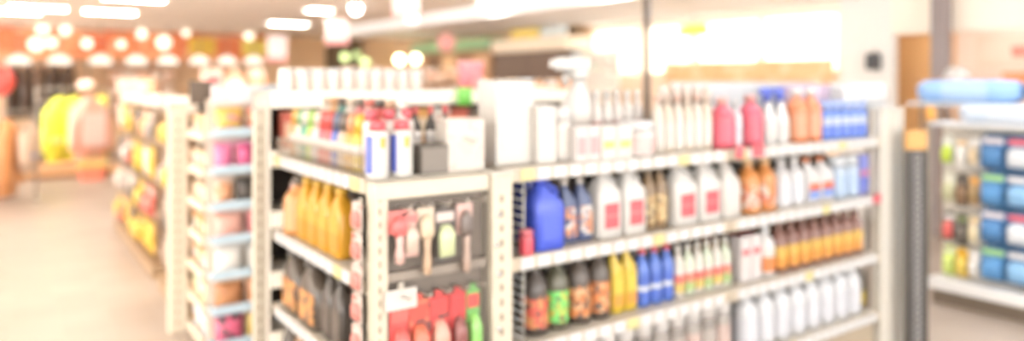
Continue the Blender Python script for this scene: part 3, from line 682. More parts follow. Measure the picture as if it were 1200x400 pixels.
for j, z in enumerate(TR):
    n = len(tray_cols[j]); ww = (W-.03)/n
    for i in range(n):
        a, b, c = tray_cols[j][i]
        product('pouch', ww*.92, .07, .145, a, b, printed(c, c, a, 25), (A0+.015+ww*(i+.5), 4.06, z), 0, f'{dn[j][i]} in the {ORD[j]} blue tray from the top', f'snack bags in the {ORD[j]} blue tray')
# its aisle face: beige lips with tan boxes
t = thing('shelf_unit', 'narrow shelf unit beside the blue trays, facing the aisle', 'shelving', (.875, 4.58, 0), -PI/2)
L = .40
part('back_panel', MB().box(0, L, .3, .31, .05, 1.36), mat('#d9bb96', .7), t)
for z in TR:
    part('shelf', MB().box(0, L, 0, .3, z-.05, z-.035).box(0, L, -.012, 0, z-.05, z-.0, .003, 1), mat('#f0dcc0', .5), t)
tb = ['#e9b880', '#e8c49c', '#f3d8b4', '#d99a5c', '#e8b080', '#d8dcb0', '#cfdce8']
tn = ['tan', 'beige', 'cream', 'brown', 'peach', 'pale green', 'pale blue']
for j, z in enumerate(TR):
    for i in range(3):
        product('box', .115, .16, .12, tb[j], tb[(j+1) % 7], printed(tb[(j+2) % 7], '#f7ece0', tb[j], 20), (.975, 4.52-i*.13, z-.035), -PI/2,
                f'{tn[j]} box, {ORD[i]} from the post, {ORD[j]} narrow shelf from the top', f'boxes on the {ORD[j]} narrow shelf')
# black sign above
p = at(233, 108, 4.3)
t = thing('counter_sign', 'small blank black sign on a stem above the pale aisle post', 'sign', (p.x, p.y, 1.375))
t.location = Vector((.90, 4.56, 1.362))*K
part('board', MB().box(-.03, .12, -.008, .008, .0, .14, .003), mat('#6a5a4c', .7), t)

# ---------------------------------------------------------------- aisle racks further down
def peg_rack(label, v_far, v_near, top, rows, cols, pal, where, wpk, hpk, seedn):
    rnd = random.Random(seedn); L = v_far-v_near
    t = thing('peg_rack', label, 'rack', (.875, v_far, 0), -PI/2)
    part('pegboard', MB().box(0, L, .12, .14, .1, top), mat('#c0a080', .7), t)
    part('header', MB().box(0, L, .05, .14, top, top+.09, .004), mat('#f0e4d4', .5), t)
    part('base', MB().box(0, L, -.0, .5, 0, .1, .006), mat('#a58562', .5), t)
    for x in (0, L-.03): part('upright', MB().box(x, x+.03, .1, .16, 0, top+.1), cream, t)
    for r in range(rows):
        for c in range(cols):
            x = .08+(L-.16)*(c+.5)/cols; z = top-.03-r*(top-.12)/rows
            part('peg_hook', MB().tube([(x, .12, z), (x, -.005, z+.004), (x, -.015, z+.016)], .004, 5), steel, t)
            cn, (a, b, d) = rnd.choice(pal+pal1[:2]+pal1[3:6])
            if seedn == 3: cn, (a, b, d) = pal1[0] if r == 1 and c in (1, 2) else rnd.choice([pal1[1], pal1[3], pal1[6], pal1[1]] if r > 1 else pal1[1:])
            elif r == 1 and c == 7: cn, (a, b, d) = pal1[0]
            kd = 'hang' if rnd.random() < .65 else 'pouch'
            product(kd, wpk, .05, hpk, a, b, d, (.875+.03, v_far-x, z-hpk+.005), -PI/2,
                    f'{cn} packet, {ORD[c]} column, {ORD[r]} row down, {where}', f'packets hanging on {where}', name='hanging_packet')
pal1 = [('yellow', ('#f5cf3a', '#f8d84a', '#e9b82c')), ('black', ('#5c5048', '#6e6056', '#a08a78')), ('white', ('#f3e6d8', '#f8efe6', '#e8a890')), ('brown', ('#9a6a48', '#c08a5c', '#7a5a44')),
        ('dark red', ('#a8504a', '#c8685c', '#f0c8b0')), ('yellow-orange', ('#f0b840', '#f5c850', '#5a4a3e')), ('grey', ('#8a7c72', '#b0a298', '#d8c8b8'))]
pal2 = pal1+[('orange', ('#f09a58', '#f4b070', '#f8d8b8')), ('pink', ('#f0a098', '#f4b8a8', '#f8e0d0')), ('cream', ('#f0dcc4', '#f5e6d4', '#d89a7c')), ('red', ('#e8605a', '#f08070', '#f8d0c0'))]
peg_rack('peg rack of hanging packets next beyond the pale post', 5.72, 4.82, 1.30, 4, 4, pal1, 'nearer peg rack', .17, .22, 3)
peg_rack('longer peg rack of hanging packets farther down the aisle', 8.3, 5.95, 1.30, 4, 8, pal2, 'farther peg rack', .22, .24, 5)
# boxes on top of the farther rack
run('box', 140, 178, 4, 16, [('#f6e8da', '#f6e8da', '#f0c8a8'), ('#e8b088', '#f0c8a8', '#f6e8da')], 'pale box', 'on top of the farther peg rack', 1.392, 'u', .95, .06, hm=.13)

# ---------------------------------------------------------------- unit B at far right
t = thing('peg_wall', 'pegboard wall unit of blue packets at the right edge', 'shelving', (5.10, 2.36, 0), -PI/2)
L = 1.75
part('pegboard', MB().box(0, L, .20, .22, .12, 1.2), mat('#e6dfd2', .7), t)
part('blue_backing', MB().box(.27, L-.05, .19, .2, .2, 1.16), mat('#4c7aa0', .6), t)
part('base_shelf', MB().box(0, L, -.02, .2, .15, .175).box(0, L, -.035, -.02, .11, .18, .004, 1), mat('#f3f1ee', .4), t)
part('kick_plate', MB().box(0, L, .05, .22, 0, .12), mat('#7a6a58', .6), t)
part('top_shelf', MB().box(0, L, .0, .24, 1.2, 1.225, .004), mat('#eef0f2', .5), t)
packs = [('#3f74a8', '#4f88c0', '#f6ecec'), ('#3a6c9e', '#e8eef4', '#f0707c'), ('#4580b0', '#5a98d0', '#a8d888'), ('#346496', '#88b8e0', '#f4f0ee')]
for c in range(8):
    for r in range(4):
        x = .345+c*.15; z = 1.15-r*.24
        if x > L-.08: continue
        part('peg_hook', MB().tube([(x, .19, z), (x, .06, z+.004), (x, .05, z+.016)], .004, 5), steel, t)
        a, b, d = packs[(c+r*2) % 4]
        product('hang', .142, .05, .225, a, b, d, (5.10+.10, 2.36-x, z-.218), -PI/2, f'blue carded packet, {ORD[c]} column, {ORD[r]} row down, on the right peg wall', 'blue packets on the right peg wall')
        bpy.context.view_layer.update()
lime = [(.06, 1.13, .10, .2, ('#dfe6d8', '#c8e04a', '#f0ece4'), 'lime green packet, top'), (.19, 1.13, .1, .22, ('#f0ece4', '#e8e4dc', '#f0c890'), 'white packet with orange header, top'),
        (.30, 1.13, .08, .2, ('#e8e4dc', '#f0d8b0', '#f3efe8'), 'cream packet, top'), (.07, .88, .1, .2, ('#e6e8c8', '#c9c8a0', '#f0ece4'), 'pale olive packet, second'),
        (.19, .88, .11, .22, ('#6a5c4e', '#8a6a4a', '#5a5048'), 'dark brown packet, second'), (.30, .88, .09, .2, ('#c9a070', '#a88a5c', '#f0b050'), 'tan packet, second'),
        (.07, .62, .1, .2, ('#5a5650', '#f07068', '#f6f2ee'), 'black packet with red blister, third'), (.19, .62, .1, .22, ('#5a5248', '#6a6258', '#7a8a5a'), 'black packet, third'),
        (.30, .62, .09, .2, ('#e8e0d0', '#f0e0b8', '#e8c890'), 'cream and tan packet, third'), (.07, .39, .1, .2, ('#c8e05a', '#d8ea80', '#eef0d8'), 'lime green packet, lowest'),
        (.19, .39, .1, .2, ('#f5c838', '#f7d860', '#f0b830'), 'yellow packet, lowest'), (.30, .39, .09, .18, ('#f3efe8', '#e8e4dc', '#f6f2ee'), 'white packet, lowest')]
for x, z, ww, hh, (a, b, d), ds in lime:
    x = .035+x*.68; ww *= .72
    part('peg_hook', MB().tube([(x, .2, z), (x, .05, z+.004), (x, .04, z+.016)], .004, 5), steel, t)
    product('hang', ww, .045, hh, a, b, d, (5.10+.10, 2.36-x, z-hh+.002), -PI/2, f'{ds} row of the right peg wall, beside the chain strip')
# towel packs on the right unit
def vpx(px, u): return on_u(px, u)[0]
towel_pack((5.19, 1.88, 1.226), PI/2, .62, .17, .125, '#cfdff2', '#dce8f6', 'pale blue towel pack, lower one on the right peg wall', 'blue towel packs')
towel_pack((5.19, 1.22, 1.226), PI/2, .62, .17, .125, '#cfdff2', '#dce8f6', 'pale blue towel pack at the very end of the right peg wall', 'blue towel packs')
t = thing('stack_shelf', 'plain pale shelf raised behind the lower towel pack', 'shelving', (5.40, 2.36, 0), -PI/2)
part('shelf', MB().box(-.3, 1.75, .0, .22, 1.325, 1.345, .003), mat('#e4ecf4', .5), t)
for x in (-.2, .8, 1.7): part('support', MB().box(x, x+.02, .1, .12, 0, 1.325), steel, t)
towel_pack((5.51, 2.28, 1.346), PI/2, .66, .19, .16, '#8db6e8', '#a9c8ef', 'mid blue towel pack, upper one nearest the chain strip', 'blue towel packs')
towel_pack((5.51, 1.60, 1.346), PI/2, .64, .19, .16, '#8db6e8', '#b8d2f2', 'mid blue towel pack, upper one at the right edge', 'blue towel packs')
t = product('hang', .13, .02, .1, '#f5b04a', '#f5b04a', '#f0a030', (5.08, 2.34, 1.23), 0, 'small orange card standing above the chain strip', name='shelf_card', cat='card')
t = thing('hard_hat', 'white domed hard hat resting beyond the blue towel packs', 'hat', at(1122, 92, 6.4))
zt = t.location.z/K
part('shell', MB().lathe([(.105, 0), (.104, .02), (.095, .06), (.07, .09), (.035, .105), (.003, .11)], 20), mat('#fbf7f2', .3), t)
part('brim', MB().lathe([(.125, -.004), (.127, .004), (.1, .01)], 20), mat('#fbf7f2', .3), t)
s = thing('display_table', 'tall narrow table carrying the white hard hat', 'table', (t.location.x/K, t.location.y/K, 0))
part('top', MB().box(-.25, .25, -.25, .25, zt-.04, zt-.006, .006), mat('#d9a070', .5), s)
for x in (-.2, .2):
    for y in (-.2, .2): part('leg', MB().box(x-.02, x+.02, y-.02, y+.02, 0, zt-.04), mat('#8a6a4c', .5), s)

SC = False
GAIN, CAP, LIFT = 1.15, .86, .01
# ---------------------------------------------------------------- pole, column, speaker, side room
p = at(758, 95, 7.0)
t = thing('steel_pole', 'thin dark pole rising to the ceiling behind the long shelves', 'pole', (p.x, p.y, 0))
part('shaft', MB().lathe([(.033, .01), (.033, 2.79)], 16), mat('#43352c', .5), t)
part('base_plate', MB().box(-.08, .08, -.08, .08, 0, .012, .002), mat('#5a4638', .5), t)
p = at(1103, 95, 8.35)
t = thing('support_column', 'thick dark grey column standing in the side room opening', 'column', (p.x, p.y, 0))
part('shaft', MB().box(-.085, .085, -.085, .085, .1, 2.575, .01), mat('#8e8280', .6), t)
part('base', MB().box(-.11, .11, -.11, .11, 0, .1, .008), mat('#8e8280', .6), t)
p = at(1025, 70, 8.9)
t = thing('wall_speaker', 'small black speaker mounted on the white pier', 'speaker', (U1-.001, 4.86, 1.64))
part('cabinet', MB().box(-.12, 0, -.07, .08, 0, .22, .01), mat('#5c5c5e', .5), t)
part('grille', MB().box(-.125, -.12, -.055, .065, .02, .2, .003, 1), mat('#4a4a4c', .8), t)
part('bracket', MB().box(-.04, 0, -.02, .02, .22, .26), steel, t)
# side room furniture
t = thing('wooden_door', 'tall brown wooden door in the side room behind the column', 'door', (11.2, 5.19, 0), PI/2)
part('leaf', MB().box(.01, .07, -.6, .5, 0, 2.1, .006), mat('#b07a48', .6), t)
part('frame', MB().box(0, .1, .5, .6, 0, 2.2, .004).box(0, .1, -.7, -.6, 0, 2.2, .004).box(0, .1, -.6, .5, 2.1, 2.2, .004), mat('#8a5e3c', .6), t)
part('handle', MB().tube([(.12, -.5, 1.0), (.12, -.5, 1.2)], .015), steel, t)
t = thing('service_counter', 'orange-topped counter in the side room at the right edge', 'counter', (11.3, 3.6, 0))
part('cabinet', MB().box(0, .6, -2.6, .6, 0, 1.45, .01), mat('#f0cdb0', .6), t)
part('worktop', MB().box(-.05, .65, -2.65, .65, 1.45, 1.62, .01), mat('#f09868', .5), t)
t = thing('wall_poster', 'pale poster with a faint red mark on the side room wall', 'poster', (12.09, 4.3, 1.7))
part('sheet', MB().box(-.012, 0, -.7, .6, 0, .5, .002), mat('#f7e4d8', .6), t)
part('red_mark', MB().rrect([(-.0, .34, .01, .004, 0, 0), (.16, .4, .01, .004, 0, 0)]), mat('#ee9c92', .6), t)
for o in t.children:
    if o.name.startswith('red_mark'): o.rotation_euler = (0, 0, PI/2); o.location = (-.014, -.05, .16)
t = thing('wall_globe_lamp', 'round white lamp in the side room near the column', 'lamp', at(1080, 27, 9.9))
part('globe', MB().ball((0, 0, 0), .17), emit((1, .9, .78), 1.3), t)
part('stem', MB().tube([(0, 0, .19), (0, 0, H-t.location.z)], .012), steel, t)
t = thing('tan_partition', 'tan partition panel beside the white pier', 'partition', (9.75, 4.75, 0))
part('panel', MB().box(0, .06, -.5, .35, 0, 2.3, .004), mat('#eab87c', .7), t)
part('edge_post', MB().box(-.03, .09, .35, .42, 0, 2.4, .004), mat('#8a6a4c', .6), t)

# stuff by the storefront window
t = thing('yellow_banner', 'yellow banner hanging high in front of the bright windows', 'banner', at(812, 42, 10.5), -PI/2+.2)
part('cloth', MB().rrect([(0, .46, .02, .008, 0, 0), (.10, .5, .02, .008, 0, 0), (.16, .34, .02, .008, .05, 0)]), mat('#fbe36a', .6), t)
part('cord', MB().tube([(0, 0, .15), (0, 0, 2.58-t.location.z)], .004, 5), steel, t)
t = thing('magazine_rack', 'white tiered magazine rack below the near window corner', 'rack', (8.55, 9.8, 0), -PI/2)
part('frame', MB().box(-.55, .55, .2, .25, 0, 2.05, .006), mat('#f3ebe0', .6), t)
for i, z in enumerate((.5, .9, 1.3, 1.62, 1.86)):
    part('shelf', MB().box(-.55, .55, -.02+.0, .2, z, z+.03).box(-.55, .55, -.03, -.02, z, z+.08, .002), mat('#f8f0e4', .5), t)
for i in range(4):
    for j, z in enumerate((1.652, 1.892)):
        product('box', .2, .06, .12, ('#f3ece4', '#dfe6ea', '#e8efdc', '#efe3d8')[(i+j) % 4], '#f6f0e8', ('#dfd6cc', '#cfe0ea', '#d4e6c0', '#eed0c0')[(i+j) % 4], (8.62, 9.8+.4-.26*i, z-.0), -PI/2,
                f'pale booklet box, {ORD[i]} along, {("second tier down", "top tier")[j]} of the magazine rack', 'booklet boxes on the magazine rack')

# drinks station with dark panel and fascia (u 8.55..9.1)
t = thing('drink_station', 'drinks counter with dark upper panel and cream fascia', 'counter', (8.55, 11.6, 0), -PI/2)
part('cabinet', MB().box(-1.3, 1.2, 0, .54, 0, 1.1, .01), mat('#e0b890', .6), t)
part('dark_panel', MB().box(-1.3, 1.2, .02, .06, 1.1, 2.09), mat('#7a6658', .6), t)
part('panel_joint', MB().box(-.06, -.05, .012, .02, 1.1, 2.09), mat('#5e4e44', .6), t)
part('fascia', MB().box(-1.36, 1.22, -.04, .54, 2.1, 2.36, .01), mat('#f8e6cc', .6), t)
part('side_panel', MB().box(1.2, 1.24, 0, .54, 0, 2.09), mat('#5e5048', .6), t)
for nm, a, b, c, lab in (('yellow_board', -.72, .22, '#f8dc74', 'yellow board standing on the cream fascia of the drinks counter'), ('pale_board', .3, 1.1, '#dfe6e2', 'pale bluish board standing on the fascia beside the yellow board')):
    s = thing('header_board', lab, 'sign', (8.6, 11.6-(a+b)/2, 2.361), -PI/2, 'boards on the drinks counter fascia')
    part('board', MB().box(-(b-a)/2, (b-a)/2, 0, .03, 0, .2, .004), mat(c, .5), s)
    part('foot', MB().box(-.1, .1, -.02, .05, 0, .02, .003), steel, s)
# green fascia wall unit beyond
t = thing('cooler_unit', 'drinks cooler cabinet under a green fascia by the far wall', 'cooler', (8.6, 16.9, 0), -PI/2)
part('cabinet', MB().box(0, 3.7, .1, .48, 0, 2.2, .01), mat('#b08a68', .6), t)
part('green_fascia', MB().box(0, 3.7, 0, .48, 2.21, 2.46, .01), mat('#a4cc9c', .5), t)
for i in range(5):
    d = part('door', MB().box(.05+i*.73, .73+i*.73, .06, .1, .1, 2.12, .005), mat(('#e8b890', '#8a6a54', '#f0c8a0', '#a07858', '#d8a880')[i], .4), t)
    part('handle', MB().tube([(.12+i*.73, .03, .9), (.12+i*.73, .03, 1.4)], .012, 6), steel, d)
p = at(523, 50, 15.4)
t = thing('round_sign', 'round pink sign hanging before the green fascia', 'sign', p, -PI/4)
m = MB().lathe([(.2, -.012), (.2, .012)], 28); o = part('disc', m, mat('#f5a8a0', .5), t); o.rotation_euler = (PI/2, 0, 0)
part('cord', MB().tube([(0, 0, .2), (0, 0, H-p.z)], .005, 5), steel, t)

# globes and menu board far away
for px, py, lab, col, s in ((468, 70, 'bright yellow globe lamp, nearer the menu board', (1, .92, .48), 5), (487, 69, 'bright yellow globe lamp, nearer the cooler', (1, .88, .5), 4)):
    p = at(px, py, 16.6); t = thing('pendant_globe_lamp', lab, 'lamp', p, 0, 'pair of yellow globe lamps')
    part('globe', MB().ball((0, 0, 0), .11), emit(col, s), t); part('stem', MB().tube([(0, 0, .1), (0, 0, (2.575 if p.x > 6.6 else H)-p.z)], .008, 6), steel, t)
p = at(415, 66, 22.2)
t = thing('menu_board', 'dark board on the far wall lit by green globes', 'sign', (p.x, V1-.001, 1.9))
part('board', MB().box(-.75, .75, -.06, 0, 0, .86, .01), mat('#7c6a54', .6), t)
part('frame', MB().box(-.79, -.75, -.07, 0, -.04, .9).box(.75, .79, -.07, 0, -.04, .9).box(-.75, .75, -.07, 0, -.04, 0).box(-.75, .75, -.07, 0, .86, .9), mat('#5e5044', .6), t)
for px, py, lab, s in ((404, 67, 'green glowing globe lamp, first before the dark menu board', 1.4), (418, 65, 'dimmer green globe lamp, middle before the dark menu board', .7), (428, 73, 'green glowing globe lamp, lowest before the dark menu board', 1.5)):
    p = at(px, py, 20.5); t = thing('pendant_globe_lamp', lab, 'lamp', p, 0, 'green globe lamps by the menu board')
    part('globe', MB().ball((0, 0, 0), .12), emit((.72, .86, .36), s*.8), t); part('stem', MB().tube([(0, 0, .1), (0, 0, H-p.z)], .008, 6), steel, t)

# hanging signs
for px, py, Y, wd, ht, lab in ((395, 37, 13.0, .42, .46, 'pale pink hanging sign with a pink lower edge'), (476, 4, 9.5, .36, .36, 'pale hanging sign cut by the top edge'), (325, 57, 15.0, .42, .55, 'white and pink hanging sign beside the orange valance')):
    p = at(px, py, Y)
    t = thing('hanging_sign', lab, 'sign', (p.x, p.y, p.z), -math.radians(35))
    part('board', MB().box(-wd/2, wd/2, -.01, .01, -ht/2, ht/2, .004), bands([(0, '#f7a8a4'), (.2, '#f9e4e0')]), t)
    for x in (-wd*.4, wd*.4): part('cord', MB().tube([(x, 0, ht/2), (x, 0, H-p.z)], .004, 5), steel, t)
p = at(417, 10, 12.4)
t = thing('pendant_globe_lamp', 'small round white ceiling lamp right of the pink sign', 'lamp', p)
part('globe', MB().ball((0, 0, 0), .1), emit((1, .95, .9), 5), t); part('stem', MB().tube([(0, 0, .09), (0, 0, H-p.z)], .01, 6), steel, t)

# ---------------------------------------------------------------- far left: valance, dome lamps, clothing
VB = 20.5
t = thing('valance', 'long orange printed valance above the clothing wall', 'valance', (2.2, VB, 2.08))
part('board', MB().box(-4.6, 4.0, -.04, .04, 0, .68, .01), printed('#f4a574', '#f08a58', '#f8c096', 3.2), t)
part('lower_trim', MB().box(-4.6, 4.0, -.06, .06, -.06, 0, .006), mat('#f3b98e', .6), t)
part('bracket', MB().box(-4.5, -4.4, .04, V1-VB, .2, .3).box(3.8, 3.9, .04, V1-VB, .2, .3).box(-.05, .05, .04, V1-VB, .2, .3), steel, t)
pc = [(30, 30, '#f08050', 'orange-red'), (112, 26, '#e8703c', 'deep orange'), (150, 28, '#f0905c', 'plain orange'), (237, 30, '#f8cc50', 'yellow'), (268, 26, '#f08858', 'coral'), (300, 32, '#fae070', 'lemon yellow')]
for px, wd, col, nm in pc:
    u, Y = on_v(px, VB-.06)
    t = thing('wall_poster', f'{nm} poster fixed on the orange valance', 'poster', (u, VB-.041, 2.2), 0, 'posters on the valance')
    part('sheet', MB().box(-wd*Y/F/2, wd*Y/F/2, -.01, 0, 0, .45, .003), mat(col, .6, noise=.2, scale=6), t)
for i, (px, py, r) in enumerate(((50, 33, .14), (76, 35, .13), (42, 52, .16), (102, 51, .12), (166, 40, .12), (192, 50, .17), (218, 38, .1), (292, 41, .13), (60, 50, .12), (142, 52, .1))):
    p = at(px, py, (VB-.5)/(CA-SA*(px-CX)/F))
    t = thing('pendant_globe_lamp', f'glowing cream globe lamp, {ORD[i]} listed along the orange valance', 'lamp', p, 0, 'globe lamps before the valance')
    t['label'] = f'glowing cream globe lamp before the orange valance, above {["the dark coats", "the dark coat rail end", "the first dome lamps", "the hi-vis jackets", "the third dome lamp", "the far peg rack", "the yellow poster side", "the pink hanging sign side", "the second dome lamp", "the pink shirt"][i]}'
    part('globe', MB().ball((0, 0, 0), r), emit((1, .86, .66), 1.0), t)
    part('stem', MB().tube([(0, 0, r*.9), (0, 0, H-p.z)], .008, 6), steel, t)
for i, px in enumerate((22, 70, 118, 160, 197, 234, 266, 297)):
    v = 18.2; u, Y = on_v(px, v); z = 1.5+(HY-75)/F*Y
    t = thing('pendant_lamp', f'cream dome pendant lamp, {ORD[i]} from the left below the valance', 'lamp', (u, v, z), 0, 'dome lamps below the valance')
    part('shade', MB().lathe([(.23, 0), (.22, .06), (.17, .13), (.08, .18), (.03, .2)], 20), emit((1, .84, .68), .7), t)
    part('stem', MB().tube([(0, 0, .19), (0, 0, H-z)], .01, 6), steel, t)

SC = True
GAIN = 1.0
def jacket(loc, rz, w, h, col, label, group, stripe=None, front=None, hanger_z=None):
    t = thing('hanging_jacket', label, 'jacket', loc, rz, group)
    b = MB().rrect([(0, w*.74, .17, .07, 0, 0), (h*.3, w*.70, .18, .07, 0, 0), (h*.7, w*.72, .2, .08, 0, 0), (h*.88, w*.66, .18, .07, 0, 0), (h*.95, w*.4, .13, .05, 0, 0), (h, w*.22, .1, .04, 0, 0)])
    part('torso', b, as_mat(col), t)
    for s in (-1, 1):
        part('sleeve', MB().tube([(s*w*.24, 0, h*.88), (s*w*.36, 0, h*.8), (s*w*.43, -.01, h*.55), (s*w*.46, -.02, h*.3), (s*w*.45, -.03, h*.14)], [.06, .075, .07, .062, .055], 12), as_mat(col), t)
    part('collar', MB().tube([(-w*.1, 0, h*.97), (-w*.07, -.05, h), (0, -.07, h*.985), (w*.07, -.05, h), (w*.1, 0, h*.97)], .02, 8), as_mat(col), t)
    part('zip', MB().box(-.006, .006, -.101, -.092, h*.02, h*.85), mat('#8a7a6a', .5), t)
    part('hanger', MB().tube([(0, 0, h), (0, 0, h+.05), (.02, 0, h+.08), (0, 0, h+.1)], .005, 6), steel, t)
    if stripe:
        part('stripe', MB().rrect([(h*.3, w*.70+.01, .19, .07, 0, 0), (h*.38, w*.70+.01, .194, .07, 0, 0)], cap=False), as_mat(stripe), t)
    if front:
        part('print', MB().box(-w*.3, w*.3, -.112, -.1, h*.22, h*.76, .002), as_mat(front), t)
    return t
def rail(p0, p1, z, label, feet=True):
    p0, p1 = Vector(p0), Vector(p1)
    t = thing('garment_rail', label, 'clothes rail', ((p0.x+p1.x)/2, (p0.y+p1.y)/2, 0))
    d = (p1-p0)/2
    part('bar', MB().tube([(-d.x, -d.y, z), (d.x, d.y, z)], .014), steel, t)
    for s in (-1, 1):
        part('leg', MB().tube([(s*d.x, s*d.y, .03+p0.z), (s*d.x, s*d.y, z)], .014), steel, t)
        part('foot', MB().box(s*d.x-.03, s*d.x+.03, s*d.y-.22, s*d.y+.22, p0.z, p0.z+.03, .008), steel, t)
    return t
# dark coats on the back rail
vb = 17.3
us = [on_v(px, vb)[0] for px in (16, 32, 48, 64, 80)]
rail((us[0]-.35, vb, 0), (us[-1]+.35, vb, 0), 1.9, 'long rail of dark coats against the clothing wall')
for i, u in enumerate(us):
    jacket((u, vb, .76), (1.3 if i % 2 else 1.25), .56, 1.05, ['#4a3a30', '#5c4a3e', '#7a6454', '#4e3e34', '#54443a'][i], f'dark brown coat, {ORD[i]} from the left on the back rail', 'dark coats on the back rail')
# platform with hi-vis jackets
t = thing('display_platform', 'low tan platform under the hi-vis jackets', 'platform', (.1, 14.2, 0))
part('top', MB().box(-1.2, 1.35, -1.2, 1.2, .08, .12, .006), mat('#e2b486', .5), t)
part('plinth', MB().box(-1.15, 1.3, -1.12, 1.15, 0, .08), mat('#b98a5c', .6), t)
def upx(px, v): return on_v(px, v)[0]
pv = 13.4
rail((upx(52, pv)-.1, pv, .12), (upx(120, pv)+.1, pv, .12), 1.38, 'garment rail holding hi-vis and pink jackets')
jacket((upx(55, pv), pv, .25), 1.0, .56, 1.0, '#453830', 'black coat at the left end of the hi-vis rail', 'jackets on the hi-vis rail')
jacket((upx(70, pv), pv-.1, .24), .7, .58, 1.0, '#e8ec52', 'neon yellow hi-vis jacket beside the black coat', 'jackets on the hi-vis rail', '#f3f0a8')
jacket((upx(86, pv), pv, .26), 1.2, .5, .98, '#e6ee4a', 'neon yellow hi-vis jacket half hidden by the pink shirt', 'jackets on the hi-vis rail', '#f3f0a8')
jacket((upx(103, pv), pv-.3, .26), .61, .66, .98, '#f6b8a4', 'pink jacket with a white front on the hi-vis rail', 'jackets on the hi-vis rail', None, '#fbe4dc')
jacket((upx(119, pv), pv, .26), 1.3, .5, 1.0, '#eadf5c', 'yellow hi-vis jacket at the right end of the rail', 'jackets on the hi-vis rail', '#f6a080')
t = thing('cap', 'pale cap resting on top of the pink jacket hanger', 'hat', (upx(101, pv), pv, 1.395))
part('crown', MB().ball((0, 0, .03), .12, 1, 1, .8), mat('#f8dccc', .6), t); part('visor', MB().box(-.08, .08, -.2, -.06, .0, .012, .004), mat('#f8dccc', .6), t)
u = upx(108, 12.6)
t = thing('shopping_basket', 'coral basket on the floor below the pink jacket', 'basket', (u, 12.62, 0))
b = MB().rrect([(0, .3, .22, .04, 0, 0), (.2, .38, .28, .05, 0, 0)], cap=False).rrect([(0, .3, .22, .04, 0, 0), (.01, .3, .22, .04, 0, 0)])
part('tub', b, mat('#f08468', .5), t); part('rim', MB().rrect([(.2, .4, .3, .05, 0, 0), (.22, .4, .3, .05, 0, 0)], cap=False), mat('#b8cc58', .5), t)
part('handle', MB().tube([(-.18, 0, .2), (-.12, 0, .32), (.12, 0, .32), (.18, 0, .2)], .01, 8), mat('#b8cc58', .5), t)
# tan coats at the left edge
pv = 11.0
rail((upx(-30, pv), pv, 0), (upx(42, pv), pv, 0), 1.12, 'garment rail of tan coats at the left edge')
jacket((upx(-16, pv), pv, .06), 1.0, .44, .95, '#f0b27c', 'light orange coat cut by the left edge', 'tan coats at the left edge')
jacket((upx(6, pv), pv, .06), 1.0, .42, .95, '#d9985e', 'tan orange coat on the left edge rail', 'tan coats at the left edge')
jacket((upx(34, pv), pv, .34), 1.1, .32, .62, '#bda48e', 'greyish coat at the right end of the left edge rail', 'tan coats at the left edge', '#8c94b0')
t = thing('party_balloon', 'red balloon at the left edge above the tan coats', 'balloon', at(0, 95, 8.6))
part('skin', MB().ball((0, 0, .0), .15, 1, 1, 1.25), mat('#f05a52', .3), t)
part('ribbon', MB().tube([(0, 0, -.2), (.02, 0, -.6), (0, 0, -t.location.z/K+.01)], .004, 5), mat('#f6c0b0', .5), t)

# wall shelves of pale goods on the back wall x 130..300
t = thing('wall_shelving', 'wall shelving with rows of pale folded goods beyond the peg racks', 'shelving', (on_v(128, 17.6)[0], 17.6, 0))
L = on_v(205, 17.6)[0]-on_v(128, 17.6)[0]
part('back_panel', MB().box(0, L, .35, .38, 0, 1.95), mat('#d8b08c', .7), t)
for z in (.9, 1.22, 1.54, 1.85): part('shelf', MB().box(0, L, 0, .35, z-.03, z, .003), mat('#f3dcc4', .5), t)
for j, z in enumerate((.9, 1.22, 1.54)):
    for i in range(5):
        product('box', L/5*.8, .26, .16, ('#f8e8da', '#f0d0b8', '#f6dcc8')[(i+j) % 3], '#f8ece0', ('#f0b898', '#f8ece0')[(i+j) % 2], (t.location.x/K+L*(i+.5)/5, 17.78, z), 0,
                f'pale folded bundle, {ORD[i]} along the {("lower", "middle", "upper")[j]} wall shelf', 'folded bundles on the wall shelving', name='folded_bundle', cat='bundle')
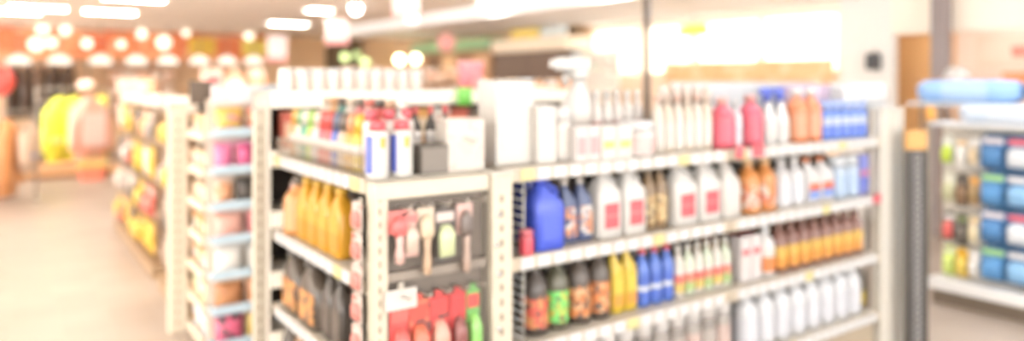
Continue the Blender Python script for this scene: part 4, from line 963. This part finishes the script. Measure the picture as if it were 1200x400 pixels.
def far_rack(px0, px1, v, top, cols, label, where):
    u0, Y = on_v(px0, v); u1, _ = on_v(px1, v); L = u1-u0
    t = thing('display_rack', label, 'rack', (u0, v, 0))
    part('back_panel', MB().box(0, L, .3, .33, 0 if SC else FZ, top), mat('#cfa27c', .7), t)
    for x in (0, L-.04): part('side', MB().box(x, x+.04, 0, .33, 0 if SC else FZ, top), mat('#e8c8a4', .6), t)
    zs = [top-.02-.36*i for i in range(4)]
    for z in zs: part('shelf', MB().box(.04, L-.04, 0, .3, z-.03, z), mat('#f0d8bc', .6), t)
    n = max(3, int(L/.26))
    for j, z in enumerate(zs[:3]):
        for i in range(n):
            c = cols[(i*3+j*2) % len(cols)]
            product(('box', 'bottle', 'jar')[(i+j) % 3], min(.22, L/n*.8), .16, .24, c, '#f6e4d2', cols[(i+j+1) % len(cols)], (u0+.05+(L-.1)*(i+.5)/n, v+.13, z), 0,
                    f'small colourful pack, {ORD[i]} along, {("top", "second", "third")[j]} level of {where}', f'packs on {where}', name='small_pack', cat='pack')
far_rack(232, 322, 9.0, 1.42, ['#f3c8b8', '#f07878', '#f6e8dc', '#f0a880', '#f8f0e8', '#d8e0e8'], 'rack of colourful packs beyond the blue trays', 'rack beyond the blue trays')
SC = False
far_rack(560, 690, 9.2, 1.30, ['#f4b888', '#f0985c', '#f6e0cc', '#c8dcec', '#d8e8b8', '#f8efe4'], 'rack of orange and pale packs behind the white cartons', 'rack behind the white cartons')
far_rack(400, 545, 12.0, 1.52, ['#f6e0cc', '#e8b890', '#f8efe4', '#f0a880'], 'rack of beige packs under the far globe lamps', 'rack under the far globes')

# everything not scaled about the camera is carried down to the floor, then the floor is brought to z = 0
KEEP = {'shelf', 'price_rail', 'price_tag', 'body', 'cap', 'label', 'lid', 'handle', 'carton', 'flap', 'back_panel', 'kick_plate', 'tray', 'front_card', 'side', 'bag', 'seal', 'chain'}
dg = bpy.context.evaluated_depsgraph_get(); bpy.context.view_layer.update()
def top_of(o):
    while o.parent: o = o.parent
    return o
seen = set()
for o in list(bpy.data.objects):
    if o.type != 'MESH' or top_of(o).name in CAM_SCALED or o.name.split('.')[0] in KEEP or o.data.name in seen: continue
    seen.add(o.data.name)
    zo = o.matrix_world.translation.z
    if abs(zo) > .001: continue
    for v in o.data.vertices:
        if v.co.z < .013: v.co.z += FZ
for o in bpy.data.objects:
    if o.parent is None and o.name not in CAM_SCALED: o.location.z -= FZ
for l, c in USED.items():
    if c > 1 and 'outside the picture' not in l: print('DUPLABEL', c, l)
print('NOBJ', len(bpy.data.objects))
